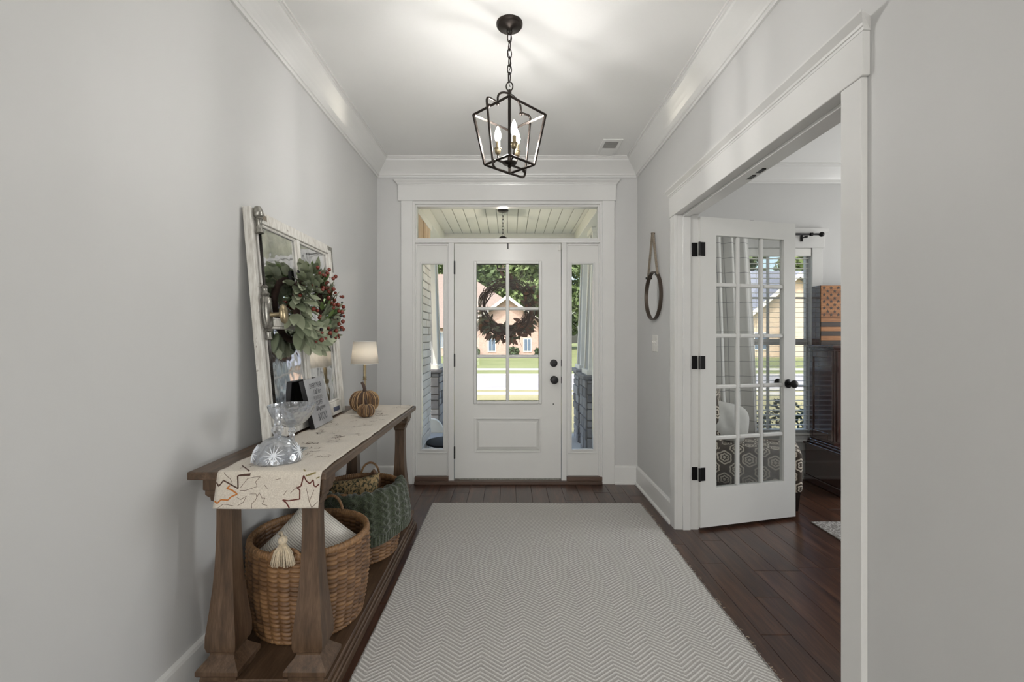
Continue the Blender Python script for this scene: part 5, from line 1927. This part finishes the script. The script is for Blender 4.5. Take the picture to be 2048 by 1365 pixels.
orug = thing('office_rug', (2.9, 2.3, 0), 'grey looped rug on the office floor', 'rug')
MB().box(2.05, 4.1, 1.2, 3.13, 0.0005, 0.010).build('rug_pile', M['looprug'], orug, bevel=0.003)

# ------------------------------------------------------------------ outdoors: ground
GZ = -0.45
struct('lawn_near', MB().box(-60, 60, 7.2, 14.9, GZ - 0.2, GZ), M['grass_dry'], 'dry front lawn')
struct('sidewalk', MB().box(-60, 60, 13.6, 14.2, GZ - 0.1, GZ + 0.012), M['concrete'], 'pale concrete sidewalk')
struct('kerb_near', MB().box(-60, 60, 14.9, 15.4, GZ - 0.2, GZ - 0.0), M['concrete'], 'pale kerb on this side of the street')
struct('road', MB().box(-60, 60, 15.4, 20.9, GZ - 0.25, GZ - 0.03), M['road'], 'pale asphalt street')
struct('kerb_far', MB().box(-60, 60, 20.9, 21.4, GZ - 0.2, GZ + 0.0), M['concrete'], 'pale kerb across the street')
struct('lawn_far', MB().box(-60, 60, 21.4, 120, GZ - 0.2, GZ), M['grass'], 'green lawn across the street')
struct('sidewalk_far', MB().box(-60, 60, 23.6, 24.9, GZ - 0.1, GZ + 0.012), M['concrete'], 'pale concrete sidewalk across the street')
struct('porch_floor', MB().box(-2.2, 2.0, 4.12, 6.5, GZ, -0.10), M['concrete'], 'concrete porch floor')
struct('garden_bed', MB().box(2.0, 60, 4.28, 7.2, GZ - 0.2, GZ), M['grass'], 'planting bed beside the porch')
struct('garden_bed_left', MB().box(-60, -2.2, 4.28, 7.2, GZ - 0.2, GZ), M['grass'])
struct('front_walk', MB().box(-2.2, 2.0, 6.5, 7.2, GZ - 0.2, GZ + 0.01), M['concrete'])

# porch ceiling
PZ = 2.61
pcl = struct('porch_ceiling', MB().box(-1.35, 1.45, 4.12, 6.5, PZ + 0.012, PZ + 0.1), M['mortar_pale'], 'white boarded porch ceiling')
bw = 0.117
nb = int(1.68 / bw) + 1
for i in range(nb):
    x0 = -0.84 + i * bw
    x1 = min(0.84, x0 + bw - 0.006)
    if x1 - x0 < 0.01: continue
    MB().box(x0, x1, 4.12, 6.0, PZ, PZ + 0.014).build('ceiling_board', M['porchwhite'], pcl, bevel=0.003)
def beam(name, x0, x1, y0, y1):
    return struct(name, MB().box(x0, x1, y0, y1, PZ - 0.13, PZ + 0.09), M['porchwhite'], None, bevel=0.004)
beam('trim_8', -1.35, -0.84, 4.12, 6.0); beam('trim_9', 0.84, 1.35, 4.12, 6.0); beam('trim_10', -1.35, 1.35, 6.0, 6.3)

# porch columns
def stones(parent, x0, x1, y0, y1, z0, z1, seed, faces=('-y', '-x', '+x')):
    Rr = random.Random(seed)
    for fc in faces:
        z = z0
        while z < z1 - 0.02:
            h = min(Rr.uniform(0.06, 0.13), z1 - z)
            if z1 - z - h < 0.03: h = z1 - z
            s = 0.0
            tot = (x1 - x0) if fc == '-y' else (y1 - y0)
            while s < tot - 0.01:
                w = min(Rr.uniform(0.10, 0.26), tot - s)
                if tot - s - w < 0.05: w = tot - s
                g = 0.005
                d = Rr.uniform(0.010, 0.024)
                if fc == '-y': b_ = (x0 + s + g, x0 + s + w - g, y0 - d, y0 + 0.01, z + g, z + h - g)
                elif fc == '-x': b_ = (x0 - d, x0 + 0.01, y0 + s + g, y0 + s + w - g, z + g, z + h - g)
                else: b_ = (x1 - 0.01, x1 + d, y0 + s + g, y0 + s + w - g, z + g, z + h - g)
                MB().box(*b_).build('stone', M['stone'], parent, bevel=0.006, origin=((b_[0] + b_[1]) / 2, (b_[2] + b_[3]) / 2, (b_[4] + b_[5]) / 2))
                s += w
            z += h
def column(cx, cy, label, seed):
    c = thing('porch_column', (cx, cy, -0.10), label, 'column', 'stone-based tapered porch columns')
    hb_ = 0.20
    MB().box(cx - hb_, cx + hb_, cy - hb_, cy + hb_, -0.10, 0.80).build('pier_core', M['mortar'], c)
    stones(c, cx - hb_, cx + hb_, cy - hb_, cy + hb_, -0.10, 0.795, seed)
    MB().box(cx - hb_ - 0.045, cx + hb_ + 0.045, cy - hb_ - 0.045, cy + hb_ + 0.045, 0.80, 0.845).build('stone_cap', M['stone'], c, bevel=0.008)
    h0, h1 = 0.165, 0.11
    MB().frustum((cx, cy), (h0, h0), 0.845, (cx, cy), (h1, h1), PZ - 0.13).build('shaft', M['porchgrey'], c)
    for sx in (-1, 1):
        for sy in (-1, 1):
            w = 0.028
            MB().frustum((cx + sx * (h0 - w + 0.012), cy + sy * (h0 - w + 0.012)), (w, w), 0.845, (cx + sx * (h1 - w + 0.012), cy + sy * (h1 - w + 0.012)), (w, w), PZ - 0.13).build('corner_board', M['porchwhite'], c)
    MB().box(cx - h0 - 0.03, cx + h0 + 0.03, cy - h0 - 0.03, cy + h0 + 0.03, 0.845, 0.90).build('shaft_base', M['porchwhite'], c, bevel=0.003)
    MB().box(cx - h1 - 0.03, cx + h1 + 0.03, cy - h1 - 0.03, cy + h1 + 0.03, PZ - 0.18, PZ - 0.13).build('shaft_top', M['porchwhite'], c, bevel=0.003)
column(1.045, 5.22, 'nearer tapered porch column on a stone pier', 3)
column(1.095, 6.12, 'farther tapered porch column on a stone pier behind the nearer one', 4)
column(-1.115, 6.17, 'tapered porch column on a stone pier beside the whitewashed brick wall', 5)

# whitewashed brick wall on the porch
bwall = struct('wall_porch_left', MB().box(-1.45, -0.862, 4.125, 4.98, -0.10, 2.48), M['mortar_pale'], 'whitewashed brick wall beside the porch')
Rr = random.Random(11)
z = -0.10; row = 0
while z < 2.10:
    s = 4.13 - (0.12 if row % 2 else 0)
    while s < 4.98:
        a, b = max(4.13, s + 0.006), min(4.98, s + 0.234)
        if b - a > 0.03:
            d = Rr.uniform(0.008, 0.02)
            MB().box(-0.87, -0.862 + d, a, b, z + 0.005, z + 0.072).build('brick', M['brickpale'], bwall, bevel=0.004, origin=(-0.87, (a + b) / 2, z))
        s += 0.24
    z += 0.077; row += 1
for k in range(6):
    y0 = 4.14 + k * 0.13
    MB().box(-0.87, -0.850 + (k % 2) * 0.006, y0 + 0.008, y0 + 0.122, 2.10 + 0.0, 2.41).build('shake', M['shingle'], bwall, bevel=0.003)
MB().box(-0.87, -0.842, 4.13, 4.99, 2.41, 2.48).build('frieze_board', M['porchwhite'], bwall)

# porch lantern
pln = thing('porch_lantern', (-0.07, 4.88, PZ), 'dark hanging porch lantern outside the door', 'lantern')
MB().lathe([(0.058, PZ), (0.058, PZ - 0.012), (0.04, PZ - 0.022), (0.01, PZ - 0.026)], (-0.07, 4.88, 0), 24).build('canopy', M['bronze'], pln, smooth=40)
for k in range(8):
    a = (k % 2) * PI / 2
    MB().tube([(-0.07 + 0.010 * math.cos(2 * PI * j / 12) * math.cos(a), 4.88 + 0.010 * math.cos(2 * PI * j / 12) * math.sin(a), PZ - 0.045 - k * 0.036 + 0.022 * math.sin(2 * PI * j / 12)) for j in range(12)], 0.003, 6, closed=True).build('chain_link', M['bronze'], pln, smooth=True)
MB().frustum((-0.07, 4.88), (0.085, 0.085), 2.27, (-0.07, 4.88), (0.02, 0.02), 2.33).build('roof', M['bronze'], pln)
for sx in (-1, 1):
    for sy in (-1, 1):
        sqbar((-0.07 + sx * 0.075, 4.88 + sy * 0.075, 2.27), (-0.07 + sx * 0.055, 4.88 + sy * 0.055, 1.985)).build('corner_bar', M['bronze'], pln)
for z_, h_ in ((2.265, 0.075), (1.985, 0.056)):
    cs = [(-0.07 + h_ * a, 4.88 + h_ * b, z_) for a, b in ((1, 1), (-1, 1), (-1, -1), (1, -1))]
    for q in range(4):
        sqbar(cs[q], cs[(q + 1) % 4]).build('frame_bar', M['bronze'], pln)
MB().box(-0.126, -0.014, 4.824, 4.936, 1.975, 1.985).build('base_plate', M['bronze'], pln)
MB().lathe([(0.008, 2.06), (0.014, 2.075), (0.016, 2.09), (0.010, 2.12), (0.002, 2.135)], (-0.07, 4.88, 0), 12).build('bulb', M['porchbulb'], pln, smooth=True)
MB().lathe([(0.009, 1.985), (0.009, 2.06)], (-0.07, 4.88, 0), 10).build('candle_sleeve', M['brass'], pln, smooth=40)

# things on the porch seen low through the sidelight
tb = thing('porch_table', (-0.62, 4.72, -0.10), 'round dark wire table on the porch', 'table')
MB().lathe([(0.23, 0.275), (0.235, 0.28), (0.235, 0.295), (0.225, 0.30), (0.0, 0.40)][:-1], (-0.62, 4.72, -0.10), 32).build('tabletop', M['dark'], tb, smooth=40)
for q in range(3):
    a = q * 2 * PI / 3 + 0.4
    MB().tube([(-0.62 + 0.06 * math.cos(a), 4.72 + 0.06 * math.sin(a), 0.18), (-0.62 + 0.17 * math.cos(a), 4.72 + 0.17 * math.sin(a), -0.10)], 0.010, 8).build('leg', M['dark'], tb, smooth=True)
cy_ = 5.45
pcch = thing('porch_chair', (-0.86, cy_, -0.10), 'pale rounded porch chair beside the brick wall', 'chair')
mb = MB()
prof = [(0.20 * math.cos(PI * k / 14), 0.20 + 0.20 * math.sin(PI * k / 14)) for k in range(15)]
mb.loft([[(-0.92 + p[0] * 0.75, yy, -0.10 + p[1]) for p in prof] for yy in (cy_ - 0.03, cy_ + 0.03)])
mb.build('backrest', M['porchwhite'], pcch, bevel=0.006)
MB().box(-1.07, -0.77, cy_ - 0.35, cy_ - 0.03, 0.10, 0.14).build('seat', M['porchgrey'], pcch, bevel=0.01)
for sx in (-1.05, -0.79):
    for sy in (cy_ - 0.33, cy_):
        MB().box(sx - 0.02, sx + 0.02, sy - 0.02, sy + 0.02, -0.10, 0.12).build('leg', M['porchwhite'], pcch)

# door wreath on the outside of the front door
dwc = Vector((-0.028, 4.082, 1.530))
dw = thing('door_wreath', dwc, 'grapevine wreath with dried leaves hung outside the door glass', 'wreath')
mb = MB()
Rr = random.Random(21)
for k in range(28):
    r0 = 0.212 + Rr.uniform(-0.038, 0.038); ph = Rr.uniform(0, 6.28); f1 = Rr.choice((3, 4, 5)); yo = Rr.uniform(-0.022, 0.022)
    path = []
    for j in range(40):
        a = 2 * PI * j / 40
        r = r0 + 0.016 * math.sin(f1 * a + ph)
        path.append((dwc.x + r * math.cos(a), dwc.y + yo + 0.014 * math.cos(f1 * a + ph), dwc.z + r * math.sin(a)))
    mb.tube(path, Rr.uniform(0.002, 0.004), 5, closed=True)
mb.build('vine_ring', M['vine'], dw, smooth=True, kind='stuff')
dl1 = leaf_mesh('leaf', 0.072, 0.034, M['dry_leaf'], 0.2, 0.15); dl2 = leaf_mesh('leaf', 0.070, 0.024, M['dusty_leaf'], 0.2, 0.2)
for k in range(290):
    a = Rr.uniform(math.radians(-170), math.radians(98))
    if Rr.random() < 0.5: a = Rr.uniform(math.radians(-150), math.radians(-20))
    r = 0.212 + Rr.uniform(-0.05, 0.075)
    p = (dwc.x + r * math.cos(a), dwc.y + Rr.uniform(-0.03, 0.05), dwc.z + r * math.sin(a))
    d = Vector((math.cos(a) * Rr.uniform(-0.3, 1.0) - math.sin(a) * Rr.uniform(-.6, .6), Rr.uniform(-0.1, 0.6), math.sin(a) * Rr.uniform(-0.3, 1.0) + math.cos(a) * Rr.uniform(-.6, .6)))
    place('leaf', dl1 if Rr.random() < 0.5 else dl2, dw, p, d, (Rr.uniform(-.5, .5), -1, Rr.uniform(-.5, .5)), Rr.uniform(0.7, 1.1))
for k in range(60):
    a = Rr.uniform(math.radians(-165), math.radians(-15)) if k < 42 else Rr.uniform(math.radians(30), math.radians(75))
    r = 0.215
    p = Vector((dwc.x + r * math.cos(a), dwc.y + Rr.uniform(-.02, .03), dwc.z + r * math.sin(a)))
    q = p + Vector((math.cos(a) * 0.12 + Rr.uniform(-.08, .08), Rr.uniform(-0.01, .04), math.sin(a) * 0.12 + Rr.uniform(-.04, .04)))
    MB().tube([p, (p + q) / 2 + Vector((0.006, 0, 0.006)), q], 0.0016, 4).build('twig', M['vine'], dw)
MB().box(dwc.x - 0.006, dwc.x + 0.006, 4.022, 4.03, 1.73, 2.07).build('hanging_hook', M['black'], dw)

# ------------------------------------------------------------------ houses and trees across the street
def gable_roof(x0, x1, y0, y1, ze, zr, axis, over=0.5, th=0.22):
    mb = MB()
    if axis == 'X':      # ridge along X
        ym = (y0 + y1) / 2
        for (a, b) in ((y0 - over, ym), (y1 + over, ym)):
            sl_ = (zr - ze) / (ym - y0)
            za = ze - over * sl_
            mb.loft([[(x, a, za), (x, b, zr), (x, b, zr + th), (x, a, za + th)] for x in (x0 - over, x1 + over)])
    else:
        xm = (x0 + x1) / 2
        for (a, b) in ((x0 - over, xm), (x1 + over, xm)):
            sl_ = (zr - ze) / (xm - x0)
            za = ze - over * sl_
            mb.loft([[(a, y, za), (b, y, zr), (b, y, zr + th), (a, y, za + th)] for y in (y0 - over, y1 + over)])
    return mb
def far_window(parent, cx, cz, w, h, y):
    f_ = MB().box(cx - w / 2 - 0.08, cx + w / 2 + 0.08, y - 0.06, y + 0.02, cz - h / 2 - 0.08, cz + h / 2 + 0.08).build('window', M['porchwhite'], parent)
    MB().box(cx - w / 2, cx - 0.02, y - 0.08, y - 0.05, cz - h / 2, cz + h / 2).build('pane', M['farwindow'], f_)
    MB().box(cx + 0.02, cx + w / 2, y - 0.08, y - 0.05, cz - h / 2, cz + h / 2).build('pane', M['farwindow'], f_)
def rake(mb, xm, xa, y, zr, za, th=0.30):
    mb.loft([[(xm, yy, zr + 0.08), (xa, yy, za + 0.08), (xa, yy, za + 0.08 - th), (xm, yy, zr + 0.08 - th)] for yy in (y - 0.08, y)])
    return mb
H1 = thing('far_house', (0, 42, GZ), 'pink brick house across the street with broad gable roof', 'house')
HYf = 41.0
MB().box(-14, 3.0, HYf, HYf + 11, GZ, 2.3).build('wall', M['farbrick'], H1)
ev = [(-14.5, HYf - 0.5, 2.05), (3.5, HYf - 0.5, 2.05), (3.5, HYf + 11.5, 2.05), (-14.5, HYf + 11.5, 2.05)]
rd = [(-9.0, HYf + 5.5, 7.6), (-4.4, HYf + 5.5, 7.6)]
mb = MB()
mb.add(ev + rd, [(0, 1, 5, 4), (1, 2, 5), (2, 3, 4, 5), (3, 0, 4), (3, 2, 1, 0)])
mb.build('roof', M['roof_pink'], H1)
mb = MB()
mb.loft([[(-3.2, y, GZ), (2.8, y, GZ), (2.8, y, 2.3), (-0.2, y, 4.55), (-3.2, y, 2.3)] for y in (HYf - 1.5, HYf + 3)])
mb.build('gable_wall', M['farbrick'], H1)
gable_roof(-3.2, 2.8, HYf - 1.5, HYf + 5, 2.3, 4.55, 'Y').build('roof', M['roof_pink'], H1)
mb = MB()
rake(mb, -0.2, -3.75, HYf - 2.0, 4.75, 2.08); rake(mb, -0.2, 3.35, HYf - 2.0, 4.75, 2.08)
mb.build('rake_board', M['porchwhite'], H1)
for cx in (-1.5, 1.55):
    far_window(H1, cx, 0.55, 0.55, 1.0, HYf - 1.5)
far_window(H1, -6, 1.0, 1.2, 1.3, HYf); far_window(H1, -10, 1.0, 1.2, 1.3, HYf)

H2 = thing('neighbour_house', (24, 40, GZ), 'cream gabled house with slate roof across the street', 'house')
MB().box(13, 36, 40, 50, GZ, 2.4).build('wall', M['farbrick'], H2)
gable_roof(13, 36, 40, 50, 2.4, 7.5, 'X').build('roof', M['roof_grey'], H2)
mb = MB()
mb.loft([[(19, y, GZ), (29, y, GZ), (29, y, 2.2), (24, y, 6.3), (19, y, 2.2)] for y in (38.5, 44)])
mb.build('gable_wall', M['gablecream'], H2)
gable_roof(19, 29, 38.5, 46, 2.2, 6.3, 'Y').build('roof', M['roof_grey'], H2)
mb = MB()
rake(mb, 24, 18.45, 38.0, 6.55, 1.98, 0.4); rake(mb, 24, 29.55, 38.0, 6.55, 1.98, 0.4)
mb.build('rake_board', M['porchwhite'], H2)
MB().box(22.6, 23.1, 37.8, 38.3, GZ, 2.0).build('porch_post', M['farbrick'], H2)
far_window(H2, 21.0, 0.9, 1.0, 1.3, 38.5); far_window(H2, 25.5, 0.9, 1.2, 1.3, 38.5)

def foliage(mb, c, r, n, leaf, Rr, flat=0.8):
    for _ in range(n):
        while True:
            p = Vector((Rr.uniform(-1, 1), Rr.uniform(-1, 1), Rr.uniform(-1, 1)))
            if 0.35 < p.length < 1: break
        q = Vector(c) + Vector((p.x * r, p.y * r, p.z * r * flat))
        d = Vector((Rr.uniform(-1, 1), Rr.uniform(-1, 1), Rr.uniform(-1, 1))).normalized()
        e = d.cross(Vector((Rr.uniform(-1, 1), Rr.uniform(-1, 1), Rr.uniform(-1, 1)))).normalized()
        s = leaf * Rr.uniform(0.6, 1.2)
        b = len(mb.v)
        mb.v += [tuple(q - d * s), tuple(q + e * s * 0.5), tuple(q + d * s), tuple(q - e * s * 0.5)]
        mb.f.append((b, b + 1, b + 2, b + 3))
def tree(loc, h, r, seed, mat, label, leaf=0.46, n=5200):
    Rr = random.Random(seed)
    t = thing('tree', loc, label, 'tree', 'trees across the street')
    MB().tube([loc, (loc[0] + 0.1, loc[1], loc[2] + h * 0.35), (loc[0], loc[1], loc[2] + h * 0.75)], lambda q: 0.22 - 0.15 * q, 8).build('trunk', M['bark'], t, smooth=True)
    mb = MB()
    for k in range(13):
        a = k * 1.05 + Rr.random()
        zc_ = loc[2] + h * (0.24 + 0.052 * k + Rr.uniform(-0.04, 0.04))
        foliage(mb, (loc[0] + r * 0.5 * math.cos(a), loc[1] + r * 0.5 * math.sin(a), zc_), r * Rr.uniform(0.55, 0.75), n // 13, leaf, Rr)
    mb.build('crown', mat, t)
tspec = [(-14.5, 60, 16, 3.6, 0), (-5.5, 58, 17, 3.6, 0), (3.5, 58, 15.5, 3.6, 0), (12.5, 60, 16, 3.6, 0), (21.5, 60, 17, 3.6, 0), (30.5, 60, 17, 3.6, 0), (39.5, 60, 17, 3.6, 0),
         (-10, 70, 19, 3.6, 1), (-1, 70, 20, 3.6, 1), (8, 70, 16, 3.6, 1), (17, 70, 19, 3.6, 1), (26, 70, 19, 3.6, 1), (35, 70, 19, 3.6, 1), (9.2, 36, 6.5, 2.2, 0)]
names = ['pale green tree standing behind the far houses', 'dark green tree standing behind the far houses']
for i, (tx, ty, th_, tr_, kd) in enumerate(tspec):
    lab = names[1 - kd] if ty > 40 else 'leafy green tree on the lawn between the two far houses'
    tree((tx, ty, GZ), th_, tr_, 100 + i, M['foliage2'] if kd else M['foliage'], lab)
# shrubs below the office window and by the far house
def shrub(loc, r, h, seed, label, mat='shrub', leaf=0.04, n=900, group='shrubs below the office window'):
    Rr = random.Random(seed)
    s = thing('shrub', loc, label, 'shrub', group)
    mb = MB()
    foliage(mb, (loc[0], loc[1], loc[2] + h / 2), r, n, leaf, Rr, h / 2 / r)
    mb.build('shrub_leaves', M[mat], s, kind='stuff')
    mb = MB()
    for q in range(5):
        a = q * 1.26
        mb.tube([(loc[0], loc[1], loc[2]), (loc[0] + r * 0.5 * math.cos(a), loc[1] + r * 0.5 * math.sin(a), loc[2] + h * 0.7)], 0.012, 5)
    mb.build('branches', M['bark'], s)
for i, (sx, sy) in enumerate(((2.30, 5.0), (3.1, 5.1), (3.9, 5.0), (2.7, 5.9))):
    shrub((sx, sy, GZ), 0.38, 1.05 if i < 3 else 1.2, 40 + i, 'dark leafy shrub below the office window')
for i, sx in enumerate((-3.0, 0.3, 2.6, -4.6, 4.4)):
    shrub((sx, HYf - 2.3, GZ), 0.55, 0.9, 60 + i, 'small rounded shrub against the pink brick house', 'shrub', 0.14, 300, 'shrubs by the far house')
